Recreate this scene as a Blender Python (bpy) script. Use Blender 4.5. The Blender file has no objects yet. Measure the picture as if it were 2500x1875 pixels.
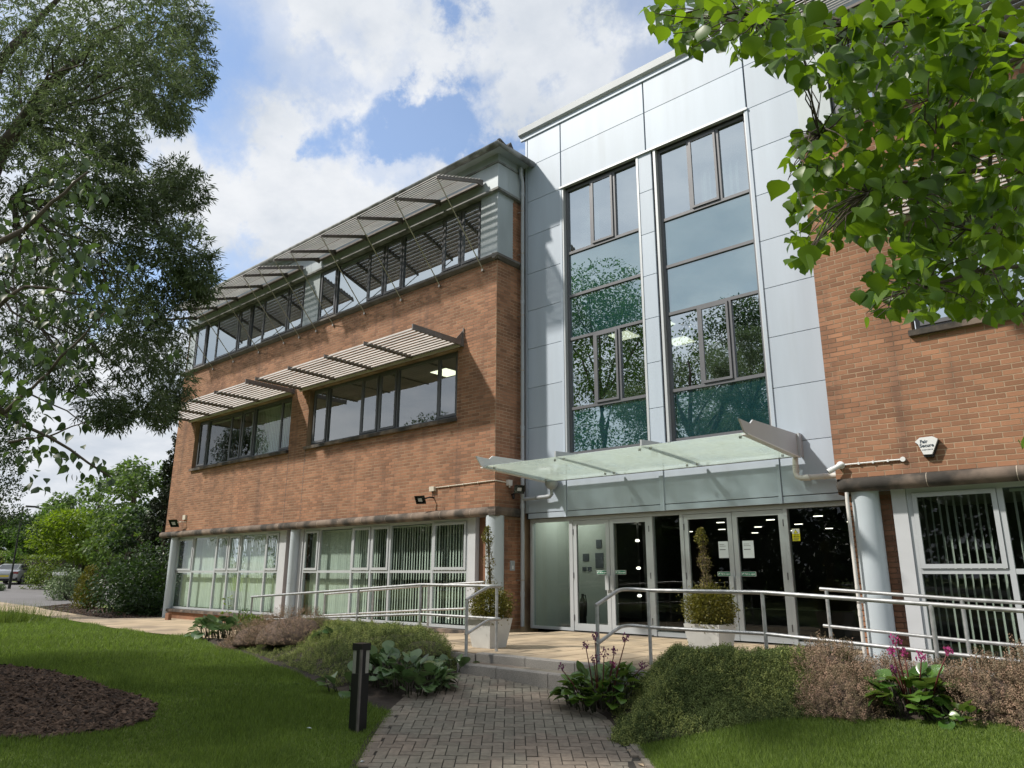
import bpy, math, random
import numpy as np
from mathutils import Vector, Matrix
random.seed(7)
rng = np.random.default_rng(11)
SC = bpy.context.scene
COL = SC.collection

# ------------------------------------------------------------------ camera
F_PX, W_PX, H_PX = 1776.316, 2500.0, 1875.0
YAW, PITCH, ROLL = math.radians(41.53611), math.radians(14.72514), math.radians(0.23245)
CAM = np.array([10.31068, -11.11722, 1.04844])
FWD = np.array([-math.sin(YAW) * math.cos(PITCH), math.cos(YAW) * math.cos(PITCH), math.sin(PITCH)])
_r = np.array([math.cos(YAW), math.sin(YAW), 0.0])
_u = np.cross(_r, FWD)
RGT = _r * math.cos(ROLL) + _u * math.sin(ROLL)
UPV = -_r * math.sin(ROLL) + _u * math.cos(ROLL)
cam_data = bpy.data.cameras.new('camera')
cam = bpy.data.objects.new('camera', cam_data)
COL.objects.link(cam)
cam.matrix_world = Matrix(((RGT[0], UPV[0], -FWD[0], CAM[0]), (RGT[1], UPV[1], -FWD[1], CAM[1]),
                           (RGT[2], UPV[2], -FWD[2], CAM[2]), (0, 0, 0, 1)))
cam_data.sensor_width = 36.0
cam_data.lens = F_PX / W_PX * 36.0
cam_data.clip_start, cam_data.clip_end = 0.05, 3000
SC.camera = cam

# ------------------------------------------------------------------ light, sky, exposure
SUN_TO = Vector((-0.68, -0.75, 1.02)).normalized()       # towards the sun
sun_data = bpy.data.lights.new('sun', 'SUN')
sun_data.energy = 2.9
sun_data.angle = math.radians(2.5)
sun_data.color = (1.0, 0.93, 0.83)
sun = bpy.data.objects.new('sun', sun_data)
COL.objects.link(sun)
sun.rotation_euler = SUN_TO.to_track_quat('Z', 'Y').to_euler()
sun.location = (-10, -12, 25)

world = bpy.data.worlds.new('World')
SC.world = world
world.use_nodes = True
wn, wl = world.node_tree.nodes, world.node_tree.links
wn.clear()
def N(tree_nodes, kind, **kw):
    n = tree_nodes.new(kind)
    for k, v in kw.items():
        setattr(n, k, v)
    return n
w_out = N(wn, 'ShaderNodeOutputWorld')
w_bg = N(wn, 'ShaderNodeBackground')
w_bg.inputs['Strength'].default_value = 0.14
sky = N(wn, 'ShaderNodeTexSky', sky_type='NISHITA')
sky.sun_disc = False
sky.sun_elevation = math.asin(SUN_TO.z)
sky.sun_rotation = math.atan2(SUN_TO.x, SUN_TO.y)
sky.air_density, sky.dust_density, sky.ozone_density = 1.0, 0.6, 1.6
tc = N(wn, 'ShaderNodeTexCoord')
sep = N(wn, 'ShaderNodeSeparateXYZ')
wl.new(tc.outputs['Generated'], sep.inputs[0])
def wmath(op, a, b=None, clamp=False):
    m = N(wn, 'ShaderNodeMath', operation=op, use_clamp=clamp)
    for i, s in enumerate((a, b)):
        if s is None:
            continue
        if isinstance(s, (int, float)):
            m.inputs[i].default_value = s
        else:
            wl.new(s, m.inputs[i])
    return m.outputs[0]
# clouds: the view direction projected on a flat layer overhead
zz_ = wmath('ADD', wmath('MAXIMUM', sep.outputs[2], 0.0), 0.22)
px = wmath('DIVIDE', sep.outputs[0], zz_)
py = wmath('DIVIDE', sep.outputs[1], zz_)
comb = N(wn, 'ShaderNodeCombineXYZ')
wl.new(px, comb.inputs[0]); wl.new(py, comb.inputs[1])
n1 = N(wn, 'ShaderNodeTexNoise'); n1.inputs['Scale'].default_value = 1.25; n1.inputs['Detail'].default_value = 7; n1.inputs['Roughness'].default_value = 0.5
n1.inputs['Distortion'].default_value = 0.25
wl.new(comb.outputs[0], n1.inputs['Vector'])
n2 = N(wn, 'ShaderNodeTexNoise'); n2.inputs['Scale'].default_value = 2.6; n2.inputs['Detail'].default_value = 7; n2.inputs['Roughness'].default_value = 0.6
wl.new(comb.outputs[0], n2.inputs['Vector'])
def ray(u, v):
    return FWD + RGT * ((u - W_PX / 2) / F_PX) - UPV * ((v - H_PX / 2) / F_PX)
# openings of blue in the cloud cover: directions on the sky, their rims torn by noise
nw = N(wn, 'ShaderNodeTexNoise'); nw.inputs['Scale'].default_value = 7.0; nw.inputs['Detail'].default_value = 8; nw.inputs['Roughness'].default_value = 0.62
wl.new(tc.outputs['Generated'], nw.inputs['Vector'])
wsub = N(wn, 'ShaderNodeVectorMath', operation='SUBTRACT'); wl.new(nw.outputs['Color'], wsub.inputs[0]); wsub.inputs[1].default_value = (.5, .5, .5)
wscl = N(wn, 'ShaderNodeVectorMath', operation='SCALE'); wl.new(wsub.outputs[0], wscl.inputs[0]); wscl.inputs['Scale'].default_value = 0.42
wadd = N(wn, 'ShaderNodeVectorMath', operation='ADD'); wl.new(tc.outputs['Generated'], wadd.inputs[0]); wl.new(wscl.outputs[0], wadd.inputs[1])
wnrm = N(wn, 'ShaderNodeVectorMath', operation='NORMALIZE'); wl.new(wadd.outputs[0], wnrm.inputs[0])
cover = n1.outputs['Fac']
for (u, v, rad, amt) in ((545, 125, 4.2, .36), (900, 200, 4.2, .30), (1010, 390, 4.6, .34), (1120, 280, 4.2, .32), (455, 660, 4.5, .40), (1610, 60, 4.5, .30),
                         (60, 250, 8.0, .26)):
    d = Vector(ray(u, v)).normalized()
    dot = N(wn, 'ShaderNodeVectorMath', operation='DOT_PRODUCT')
    wl.new(wnrm.outputs[0], dot.inputs[0])
    dot.inputs[1].default_value = d
    mr = N(wn, 'ShaderNodeMapRange', interpolation_type='SMOOTHSTEP')
    mr.inputs['From Min'].default_value = math.cos(math.radians(rad * 1.7))
    mr.inputs['From Max'].default_value = 1.0
    mr.inputs['To Min'].default_value = 0.0
    mr.inputs['To Max'].default_value = amt
    wl.new(dot.outputs['Value'], mr.inputs['Value'])
    cover = wmath('SUBTRACT', cover, mr.outputs[0])
ramp = N(wn, 'ShaderNodeMapRange', interpolation_type='SMOOTHSTEP')
ramp.inputs['From Min'].default_value = 0.04
ramp.inputs['From Max'].default_value = 0.43
ramp.inputs['To Min'].default_value = 0.10
wl.new(cover, ramp.inputs['Value'])
shade = N(wn, 'ShaderNodeMapRange', interpolation_type='SMOOTHSTEP')
shade.inputs['From Min'].default_value = 0.32
shade.inputs['From Max'].default_value = 0.68
wl.new(n2.outputs['Fac'], shade.inputs['Value'])
ccol = N(wn, 'ShaderNodeMix', data_type='RGBA')
ccol.inputs[6].default_value = (2.75, 3.0, 3.35, 1)
ccol.inputs[7].default_value = (3.95, 4.05, 4.2, 1)
wl.new(shade.outputs[0], ccol.inputs[0])
skymix = N(wn, 'ShaderNodeMix', data_type='RGBA')
wl.new(ramp.outputs[0], skymix.inputs[0])
wl.new(sky.outputs[0], skymix.inputs[6])
wl.new(ccol.outputs[2], skymix.inputs[7])
wl.new(skymix.outputs[2], w_bg.inputs['Color'])
wl.new(w_bg.outputs[0], w_out.inputs['Surface'])

SC.view_settings.view_transform = 'Standard'
SC.view_settings.look = 'None'
SC.view_settings.exposure = 0.7
SC.view_settings.gamma = 1.0
SC.view_settings.use_curve_mapping = False
SC.cycles.use_denoising = True
SC.cycles.max_bounces = 7
SC.cycles.diffuse_bounces = 3
SC.cycles.glossy_bounces = 4
SC.cycles.transmission_bounces = 4
SC.cycles.transparent_max_bounces = 24
SC.cycles.sample_clamp_indirect = 6
SC.cycles.caustics_reflective = False
SC.cycles.caustics_refractive = False

# ------------------------------------------------------------------ helpers
def at(u, v, d):
    """a point at depth d (metres along the lens axis) in the direction of photograph pixel u, v"""
    return CAM + ray(u, v) * d
def on_y(u, v, y):
    d = ray(u, v); return CAM + d * ((y - CAM[1]) / d[1])
def on_z(u, v, z):
    d = ray(u, v); return CAM + d * ((z - CAM[2]) / d[2])
def smooth01(t):
    t = np.clip(t, 0, 1); return t * t * (3 - 2 * t)
def ground(x, y):
    """height of the natural ground; the terrace is z = 0"""
    x = np.asarray(x, float); y = np.asarray(y, float)
    s = (x - 3.5) * 0.73 - (y + 3.7) * 0.68
    z = -0.25 - 0.073 * np.clip(s, 0, 4.6) - 0.10 * smooth01((0.0 - x) / 14.0)
    z = z + 0.022 * np.clip(-x - 24, 0, 40)
    a = (x - 6.3) * 0.749 + (y + 5.0) * 0.662                 # the right lawn banks up from the path
    z = z + 0.17 * np.clip(a, 0, 2.7) * smooth01((y + 13) / 4.0)
    return z
def gp(u, v, off=0.0):
    d = ray(u, v); lo, hi = 0.5, 400.0
    f = lambda t: (CAM[2] + d[2] * t) - (float(ground(CAM[0] + d[0] * t, CAM[1] + d[1] * t)) + off)
    if f(hi) > 0:
        return CAM + d * 120.0
    for _ in range(50):
        m = .5 * (lo + hi)
        if f(m) > 0: lo = m
        else: hi = m
    return CAM + d * lo

class MB:
    """collects faces; build() links them as one mesh object"""
    def __init__(self):
        self.v, self.f, self.t = [], [], []
    def add(self, vs, fs, tone=0.5):
        o = len(self.v)
        self.v.extend([tuple(map(float, p)) for p in vs])
        for f in fs:
            self.f.append(tuple(i + o for i in f)); self.t.append(tone)
        return self
    def box(self, x0, x1, y0, y1, z0, z1, tone=0.5):
        return self.add([(x0, y0, z0), (x1, y0, z0), (x1, y1, z0), (x0, y1, z0), (x0, y0, z1), (x1, y0, z1), (x1, y1, z1), (x0, y1, z1)],
                        [(0, 3, 2, 1), (4, 5, 6, 7), (0, 1, 5, 4), (1, 2, 6, 5), (2, 3, 7, 6), (3, 0, 4, 7)], tone)
    def quad(self, a, b, c, d, tone=0.5):
        return self.add([a, b, c, d], [(0, 1, 2, 3)], tone)
    def prism(self, poly, axis, a0, a1, tone=0.5):
        """poly of 2D points in the plane across axis ('x': (y,z), 'y': (x,z), 'z': (x,y))"""
        def p3(p, a):
            return {'x': (a, p[0], p[1]), 'y': (p[0], a, p[1]), 'z': (p[0], p[1], a)}[axis]
        n = len(poly)
        vs = [p3(p, a0) for p in poly] + [p3(p, a1) for p in poly]
        fs = [tuple(range(n))[::-1], tuple(range(n, 2 * n))] + [(i, (i + 1) % n, (i + 1) % n + n, i + n) for i in range(n)]
        return self.add(vs, fs, tone)
    def tube(self, pts, r, n=8, tone=0.5, caps=True):
        pts = [Vector(p) for p in pts]
        rs = r if isinstance(r, (list, tuple)) else [r] * len(pts)
        vs, fs = [], []
        prev = None
        for i, p in enumerate(pts):
            t = (pts[min(i + 1, len(pts) - 1)] - pts[max(i - 1, 0)]).normalized()
            if prev is None:
                a = t.orthogonal().normalized()
            else:
                a = (prev - t * prev.dot(t)).normalized()
            prev = a
            b = t.cross(a)
            k = 1.0
            if 0 < i < len(pts) - 1:
                c = (pts[i] - pts[i - 1]).normalized().dot((pts[i + 1] - pts[i]).normalized())
                k = 1.0 / max(0.6, math.sqrt(max(0.0, (1 + c) / 2)))
            for j in range(n):
                an = 2 * math.pi * j / n
                vs.append(p + (a * math.cos(an) + b * math.sin(an)) * rs[i] * (k if abs(math.cos(an)) > 2 else 1))
        for i in range(len(pts) - 1):
            for j in range(n):
                fs.append((i * n + j, i * n + (j + 1) % n, (i + 1) * n + (j + 1) % n, (i + 1) * n + j))
        if caps:
            fs.append(tuple(range(n))[::-1]); fs.append(tuple(range((len(pts) - 1) * n, len(pts) * n)))
        return self.add(vs, fs, tone)
    def lathe(self, prof, cx, cy, n=20, tone=0.5):
        """prof: (radius, z) list from bottom to top"""
        vs, fs = [], []
        for (r, z) in prof:
            for j in range(n):
                a = 2 * math.pi * j / n
                vs.append((cx + r * math.cos(a), cy + r * math.sin(a), z))
        for i in range(len(prof) - 1):
            for j in range(n):
                fs.append((i * n + j, i * n + (j + 1) % n, (i + 1) * n + (j + 1) % n, (i + 1) * n + j))
        fs.append(tuple(range(n))[::-1]); fs.append(tuple(range((len(prof) - 1) * n, len(prof) * n)))
        return self.add(vs, fs, tone)
    def mesh(self, name, mat, smooth=False):
        m = bpy.data.meshes.new(name)
        m.from_pydata(self.v, [], self.f)
        at_ = m.attributes.new('tone', 'FLOAT', 'FACE')
        at_.data.foreach_set('value', np.array(self.t, dtype=np.float32))
        if smooth is True:
            m.polygons.foreach_set('use_smooth', [True] * len(m.polygons))
        elif smooth:
            m.polygons.foreach_set('use_smooth', [True] * len(m.polygons))
            m.set_sharp_from_angle(angle=math.radians(smooth))
        m.materials.append(mat)
        m.update()
        return m
    def build(self, name, mat, parent=None, smooth=False):
        return obj(name, self.mesh(name, mat, smooth), parent)
def obj(name, data, parent=None, loc=None, mat4=None):
    o = bpy.data.objects.new(name, data)
    COL.objects.link(o)
    if parent is not None:
        o.parent = parent
        if parent.type == 'EMPTY':                      # meshes are written in world coordinates
            o.matrix_parent_inverse = Matrix.Translation(-parent.location)
    if loc is not None:
        o.location = loc
    if mat4 is not None:
        o.matrix_basis = mat4
    return o
def tag(o, label, cat, group=None, kind=None):
    o['label'] = label
    if cat: o['category'] = cat
    if group: o['group'] = group
    if kind: o['kind'] = kind
    return o
def thing(name, label, cat, loc=(0, 0, 0), group=None):
    o = bpy.data.objects.new(name, None)
    o.empty_display_size = 0.2
    COL.objects.link(o)
    o.location = loc
    return tag(o, label, cat, group)
def struct(o, label=None):
    o['kind'] = 'structure'
    if label: o['label'] = label
    return o
def np_mesh(name, verts, faces, mat, tones=None, smooth=False):
    """verts (V,3), faces (F,3 or 4) as numpy arrays"""
    m = bpy.data.meshes.new(name)
    nf, k = faces.shape
    m.vertices.add(len(verts)); m.vertices.foreach_set('co', np.ascontiguousarray(verts, np.float32).ravel())
    m.loops.add(nf * k); m.loops.foreach_set('vertex_index', np.ascontiguousarray(faces, np.int32).ravel())
    m.polygons.add(nf)
    m.polygons.foreach_set('loop_start', np.arange(0, nf * k, k, dtype=np.int32))
    m.polygons.foreach_set('loop_total', np.full(nf, k, np.int32))
    m.polygons.foreach_set('use_smooth', np.full(nf, bool(smooth)))
    if tones is not None:
        a = m.attributes.new('tone', 'FLOAT', 'FACE'); a.data.foreach_set('value', np.ascontiguousarray(tones, np.float32))
    m.materials.append(mat)
    m.update(calc_edges=True)
    return m
def scatter(tv, tf, pos, rot, scale):
    """template verts (n,3), faces (m,k); pos (N,3), rot (N,3,3), scale (N,) or (N,3) -> merged verts, faces"""
    tv = np.asarray(tv, float); tf = np.asarray(tf, int)
    Nn = len(pos)
    scale = np.asarray(scale, float)
    if scale.ndim == 1: scale = scale[:, None]
    loc = tv[None] * scale[:, None, :]
    V = np.einsum('nij,nkj->nki', rot, loc) + np.asarray(pos)[:, None, :]
    Fc = tf[None] + (np.arange(Nn) * len(tv))[:, None, None]
    return V.reshape(-1, 3), Fc.reshape(-1, tf.shape[1])
def frames(y_dir, up=(0, 0, 1), jitter=0.0):
    """rotation matrices whose local Y is y_dir, local Z as near up as can be"""
    y = np.asarray(y_dir, float); y = y / np.linalg.norm(y, axis=1, keepdims=True)
    z = np.broadcast_to(np.asarray(up, float), y.shape).copy()
    if jitter: z = z + rng.normal(0, jitter, y.shape)
    x = np.cross(y, z); nx = np.linalg.norm(x, axis=1, keepdims=True); x = x / np.where(nx < 1e-6, 1, nx)
    z = np.cross(x, y)
    return np.stack([x, y, z], axis=2)
def in_poly(x, y, poly):
    x = np.asarray(x); y = np.asarray(y); ins = np.zeros(x.shape, bool)
    n = len(poly)
    for i in range(n):
        x0, y0 = poly[i][:2]; x1, y1 = poly[(i + 1) % n][:2]
        c = ((y0 > y) != (y1 > y)) & (x < (x1 - x0) * (y - y0) / (y1 - y0 + 1e-12) + x0)
        ins ^= c
    return ins

# ------------------------------------------------------------------ materials
def pm(name, col, rough=0.6, metal=0.0, var=0.15, scale=4.0, bump=0.0, bscale=40.0, spec=0.5, tone=0.0, detail=5.0, col2=None, c2scale=1.0, c2lo=.45, c2hi=.65, coat=0.0, ior=1.5, stretch=None, stain=None, stain_hi=.70):
    m = bpy.data.materials.new(name); m.use_nodes = True
    nt = m.node_tree; nd, lk = nt.nodes, nt.links
    b = nd['Principled BSDF']
    b.inputs['Roughness'].default_value = rough
    b.inputs['Metallic'].default_value = metal
    b.inputs['Specular IOR Level'].default_value = spec
    b.inputs['IOR'].default_value = ior
    b.inputs['Coat Weight'].default_value = coat
    geo = nd.new('ShaderNodeNewGeometry')
    src = geo.outputs['Position']
    if stretch:
        mp = nd.new('ShaderNodeMapping'); mp.inputs['Scale'].default_value = stretch
        lk.new(src, mp.inputs['Vector']); src = mp.outputs[0]
    no = nd.new('ShaderNodeTexNoise'); no.inputs['Scale'].default_value = scale; no.inputs['Detail'].default_value = detail
    lk.new(src, no.inputs['Vector'])
    val = nd.new('ShaderNodeMapRange')
    val.inputs['From Min'].default_value = 0.25; val.inputs['From Max'].default_value = 0.75
    val.inputs['To Min'].default_value = 1 - var; val.inputs['To Max'].default_value = 1 + var
    lk.new(no.outputs['Fac'], val.inputs['Value'])
    v = val.outputs[0]
    if tone:
        a = nd.new('ShaderNodeAttribute'); a.attribute_name = 'tone'
        oi = nd.new('ShaderNodeObjectInfo')
        ad = nd.new('ShaderNodeMath'); ad.operation = 'ADD'
        lk.new(a.outputs['Fac'], ad.inputs[0]); lk.new(oi.outputs['Random'], ad.inputs[1])
        fr = nd.new('ShaderNodeMath'); fr.operation = 'FRACT'; lk.new(ad.outputs[0], fr.inputs[0])
        mr = nd.new('ShaderNodeMapRange'); mr.inputs['To Min'].default_value = 1 - tone; mr.inputs['To Max'].default_value = 1 + tone
        lk.new(fr.outputs[0], mr.inputs['Value'])
        mu = nd.new('ShaderNodeMath'); mu.operation = 'MULTIPLY'
        lk.new(v, mu.inputs[0]); lk.new(mr.outputs[0], mu.inputs[1]); v = mu.outputs[0]
    rgb = nd.new('ShaderNodeRGB'); rgb.outputs[0].default_value = (*col, 1)
    cs = rgb.outputs[0]
    if col2 is not None:
        n3 = nd.new('ShaderNodeTexNoise'); n3.inputs['Scale'].default_value = c2scale; n3.inputs['Detail'].default_value = 6
        lk.new(src, n3.inputs['Vector'])
        r3 = nd.new('ShaderNodeMapRange'); r3.interpolation_type = 'SMOOTHSTEP'
        r3.inputs['From Min'].default_value = c2lo; r3.inputs['From Max'].default_value = c2hi
        lk.new(n3.outputs['Fac'], r3.inputs['Value'])
        mx = nd.new('ShaderNodeMix'); mx.data_type = 'RGBA'; mx.inputs[7].default_value = (*col2, 1)
        lk.new(r3.outputs[0], mx.inputs[0]); lk.new(cs, mx.inputs[6]); cs = mx.outputs[2]
    if stain is not None:                                # water streaks running down the wall
        ms = nd.new('ShaderNodeMapping'); ms.inputs['Scale'].default_value = (1.5, 1.5, .16); lk.new(geo.outputs['Position'], ms.inputs['Vector'])
        n4 = nd.new('ShaderNodeTexNoise'); n4.inputs['Scale'].default_value = 1.6; n4.inputs['Detail'].default_value = 7; n4.inputs['Roughness'].default_value = .6; lk.new(ms.outputs[0], n4.inputs['Vector'])
        r4 = nd.new('ShaderNodeMapRange'); r4.interpolation_type = 'SMOOTHSTEP'; r4.inputs['From Min'].default_value = .50; r4.inputs['From Max'].default_value = stain_hi; r4.inputs['To Max'].default_value = .85
        lk.new(n4.outputs['Fac'], r4.inputs['Value'])
        m4_ = nd.new('ShaderNodeMix'); m4_.data_type = 'RGBA'; m4_.inputs[7].default_value = (*stain, 1); lk.new(r4.outputs[0], m4_.inputs[0]); lk.new(cs, m4_.inputs[6]); cs = m4_.outputs[2]
    hs = nd.new('ShaderNodeHueSaturation')
    lk.new(v, hs.inputs['Value']); lk.new(cs, hs.inputs['Color'])
    lk.new(hs.outputs[0], b.inputs['Base Color'])
    if bump:
        nb = nd.new('ShaderNodeTexNoise'); nb.inputs['Scale'].default_value = bscale; nb.inputs['Detail'].default_value = 6
        lk.new(geo.outputs['Position'], nb.inputs['Vector'])
        bp = nd.new('ShaderNodeBump'); bp.inputs['Strength'].default_value = bump; bp.inputs['Distance'].default_value = 0.01
        lk.new(nb.outputs['Fac'], bp.inputs['Height']); lk.new(bp.outputs[0], b.inputs['Normal'])
    return m
def glass_mat(name, tint, ior, film=0.0, film_col=(.8, .85, .82), rough=0.0, coat_col=(.95, .98, 1)):
    m = bpy.data.materials.new(name); m.use_nodes = True
    nd, lk = m.node_tree.nodes, m.node_tree.links
    nd.clear()
    o = nd.new('ShaderNodeOutputMaterial')
    tr = nd.new('ShaderNodeBsdfTransparent'); tr.inputs[0].default_value = (*tint, 1)
    gl = nd.new('ShaderNodeBsdfGlossy'); gl.inputs['Roughness'].default_value = rough; gl.inputs[0].default_value = (*coat_col, 1)
    fr = nd.new('ShaderNodeFresnel'); fr.inputs['IOR'].default_value = ior
    # old float glass is never quite flat: a slow ripple bends what it mirrors
    geo = nd.new('ShaderNodeNewGeometry')
    no = nd.new('ShaderNodeTexNoise'); no.inputs['Scale'].default_value = 1.3; no.inputs['Detail'].default_value = 2
    lk.new(geo.outputs['Position'], no.inputs['Vector'])
    bp = nd.new('ShaderNodeBump'); bp.inputs['Strength'].default_value = 0.05; bp.inputs['Distance'].default_value = 0.02
    lk.new(no.outputs['Fac'], bp.inputs['Height']); lk.new(bp.outputs[0], gl.inputs['Normal'])
    mx = nd.new('ShaderNodeMixShader')
    base = tr.outputs[0]
    if film:
        df = nd.new('ShaderNodeBsdfDiffuse'); df.inputs[0].default_value = (*film_col, 1)
        tl = nd.new('ShaderNodeBsdfTranslucent'); tl.inputs[0].default_value = (*film_col, 1)
        m0 = nd.new('ShaderNodeMixShader'); m0.inputs[0].default_value = .75
        lk.new(df.outputs[0], m0.inputs[1]); lk.new(tl.outputs[0], m0.inputs[2])
        nf = nd.new('ShaderNodeTexNoise'); nf.inputs['Scale'].default_value = 2.2; nf.inputs['Detail'].default_value = 8
        lk.new(geo.outputs['Position'], nf.inputs['Vector'])
        mr = nd.new('ShaderNodeMapRange'); mr.inputs['From Min'].default_value = .3; mr.inputs['From Max'].default_value = .75
        mr.inputs['To Min'].default_value = film * .55; mr.inputs['To Max'].default_value = min(1, film * 1.5)
        lk.new(nf.outputs['Fac'], mr.inputs['Value'])
        m1 = nd.new('ShaderNodeMixShader'); lk.new(mr.outputs[0], m1.inputs[0])
        lk.new(tr.outputs[0], m1.inputs[1]); lk.new(m0.outputs[0], m1.inputs[2])
        base = m1.outputs[0]
    inv = nd.new('ShaderNodeMath'); inv.operation = 'SUBTRACT'; inv.inputs[0].default_value = 1.0; lk.new(geo.outputs['Backfacing'], inv.inputs[1])
    fm = nd.new('ShaderNodeMath'); fm.operation = 'MULTIPLY'; lk.new(fr.outputs[0], fm.inputs[0]); lk.new(inv.outputs[0], fm.inputs[1])
    lk.new(fm.outputs[0], mx.inputs[0]); lk.new(base, mx.inputs[1]); lk.new(gl.outputs[0], mx.inputs[2])
    lk.new(mx.outputs[0], o.inputs['Surface'])
    return m
def leaf_mat(name, col, col_back, trans=0.35, rough=0.45, tone=0.35, spec=0.4, hue=0.02, veins=False):
    m = bpy.data.materials.new(name); m.use_nodes = True
    nd, lk = m.node_tree.nodes, m.node_tree.links
    b = nd['Principled BSDF']; out = nd['Material Output']
    b.inputs['Roughness'].default_value = rough; b.inputs['Specular IOR Level'].default_value = spec
    a = nd.new('ShaderNodeAttribute'); a.attribute_name = 'tone'
    oi = nd.new('ShaderNodeObjectInfo')
    ad = nd.new('ShaderNodeMath'); ad.operation = 'ADD'; lk.new(a.outputs['Fac'], ad.inputs[0]); lk.new(oi.outputs['Random'], ad.inputs[1])
    fr = nd.new('ShaderNodeMath'); fr.operation = 'FRACT'; lk.new(ad.outputs[0], fr.inputs[0])
    mr = nd.new('ShaderNodeMapRange'); mr.inputs['To Min'].default_value = 1 - tone; mr.inputs['To Max'].default_value = 1 + tone
    lk.new(fr.outputs[0], mr.inputs['Value'])
    mh = nd.new('ShaderNodeMapRange'); mh.inputs['To Min'].default_value = .5 + hue; mh.inputs['To Max'].default_value = .5 - hue
    lk.new(fr.outputs[0], mh.inputs['Value'])
    hs = nd.new('ShaderNodeHueSaturation'); hs.inputs['Color'].default_value = (*col, 1)
    lk.new(mr.outputs[0], hs.inputs['Value']); lk.new(mh.outputs[0], hs.inputs['Hue'])
    cs = hs.outputs[0]
    if veins:
        uvn = nd.new('ShaderNodeTexCoord')
        wv = nd.new('ShaderNodeTexWave'); wv.inputs['Scale'].default_value = 9.0; wv.inputs['Distortion'].default_value = 1.2; wv.bands_direction = 'Y'
        lk.new(uvn.outputs['Object'], wv.inputs['Vector'])
        mv = nd.new('ShaderNodeMapRange'); mv.inputs['From Min'].default_value = .82; mv.inputs['To Max'].default_value = .35
        lk.new(wv.outputs['Fac'], mv.inputs['Value'])
        mxv = nd.new('ShaderNodeMix'); mxv.data_type = 'RGBA'; mxv.inputs[7].default_value = (*col_back, 1)
        lk.new(mv.outputs[0], mxv.inputs[0]); lk.new(cs, mxv.inputs[6]); cs = mxv.outputs[2]
    lk.new(cs, b.inputs['Base Color'])
    tl = nd.new('ShaderNodeBsdfTranslucent')
    hb = nd.new('ShaderNodeHueSaturation'); hb.inputs['Color'].default_value = (*col_back, 1)
    lk.new(mr.outputs[0], hb.inputs['Value']); lk.new(hb.outputs[0], tl.inputs[0])
    mx = nd.new('ShaderNodeMixShader'); mx.inputs[0].default_value = trans
    lk.new(b.outputs[0], mx.inputs[1]); lk.new(tl.outputs[0], mx.inputs[2]); lk.new(mx.outputs[0], out.inputs['Surface'])
    return m
def emit_mat(name, col, s):
    m = bpy.data.materials.new(name); m.use_nodes = True
    b = m.node_tree.nodes['Principled BSDF']
    b.inputs['Base Color'].default_value = (*col, 1)
    b.inputs['Emission Color'].default_value = (*col, 1); b.inputs['Emission Strength'].default_value = s
    return m

def spandrel_mat():
    m = bpy.data.materials.new('teal spandrel glass'); m.use_nodes = True
    nd, lk = m.node_tree.nodes, m.node_tree.links; nd.clear()
    o = nd.new('ShaderNodeOutputMaterial'); df = nd.new('ShaderNodeBsdfDiffuse'); gl = nd.new('ShaderNodeBsdfGlossy'); gl.inputs['Roughness'].default_value = .0; gl.inputs[0].default_value = (.80, .94, 1.0, 1)
    geo = nd.new('ShaderNodeNewGeometry'); no = nd.new('ShaderNodeTexNoise'); no.inputs['Scale'].default_value = .9; lk.new(geo.outputs['Position'], no.inputs['Vector'])
    mxc = nd.new('ShaderNodeMix'); mxc.data_type = 'RGBA'; mxc.inputs[6].default_value = (.010, .050, .062, 1); mxc.inputs[7].default_value = (.016, .066, .078, 1); lk.new(no.outputs['Fac'], mxc.inputs[0]); lk.new(mxc.outputs[2], df.inputs[0])
    n2 = nd.new('ShaderNodeTexNoise'); n2.inputs['Scale'].default_value = 1.6; n2.inputs['Detail'].default_value = 2; lk.new(geo.outputs['Position'], n2.inputs['Vector'])
    bp = nd.new('ShaderNodeBump'); bp.inputs['Strength'].default_value = .05; bp.inputs['Distance'].default_value = .02; lk.new(n2.outputs['Fac'], bp.inputs['Height']); lk.new(bp.outputs[0], gl.inputs['Normal'])
    fr = nd.new('ShaderNodeFresnel'); fr.inputs['IOR'].default_value = 5.5
    mx = nd.new('ShaderNodeMixShader'); lk.new(fr.outputs[0], mx.inputs[0]); lk.new(df.outputs[0], mx.inputs[1]); lk.new(gl.outputs[0], mx.inputs[2]); lk.new(mx.outputs[0], o.inputs['Surface'])
    return m
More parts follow.
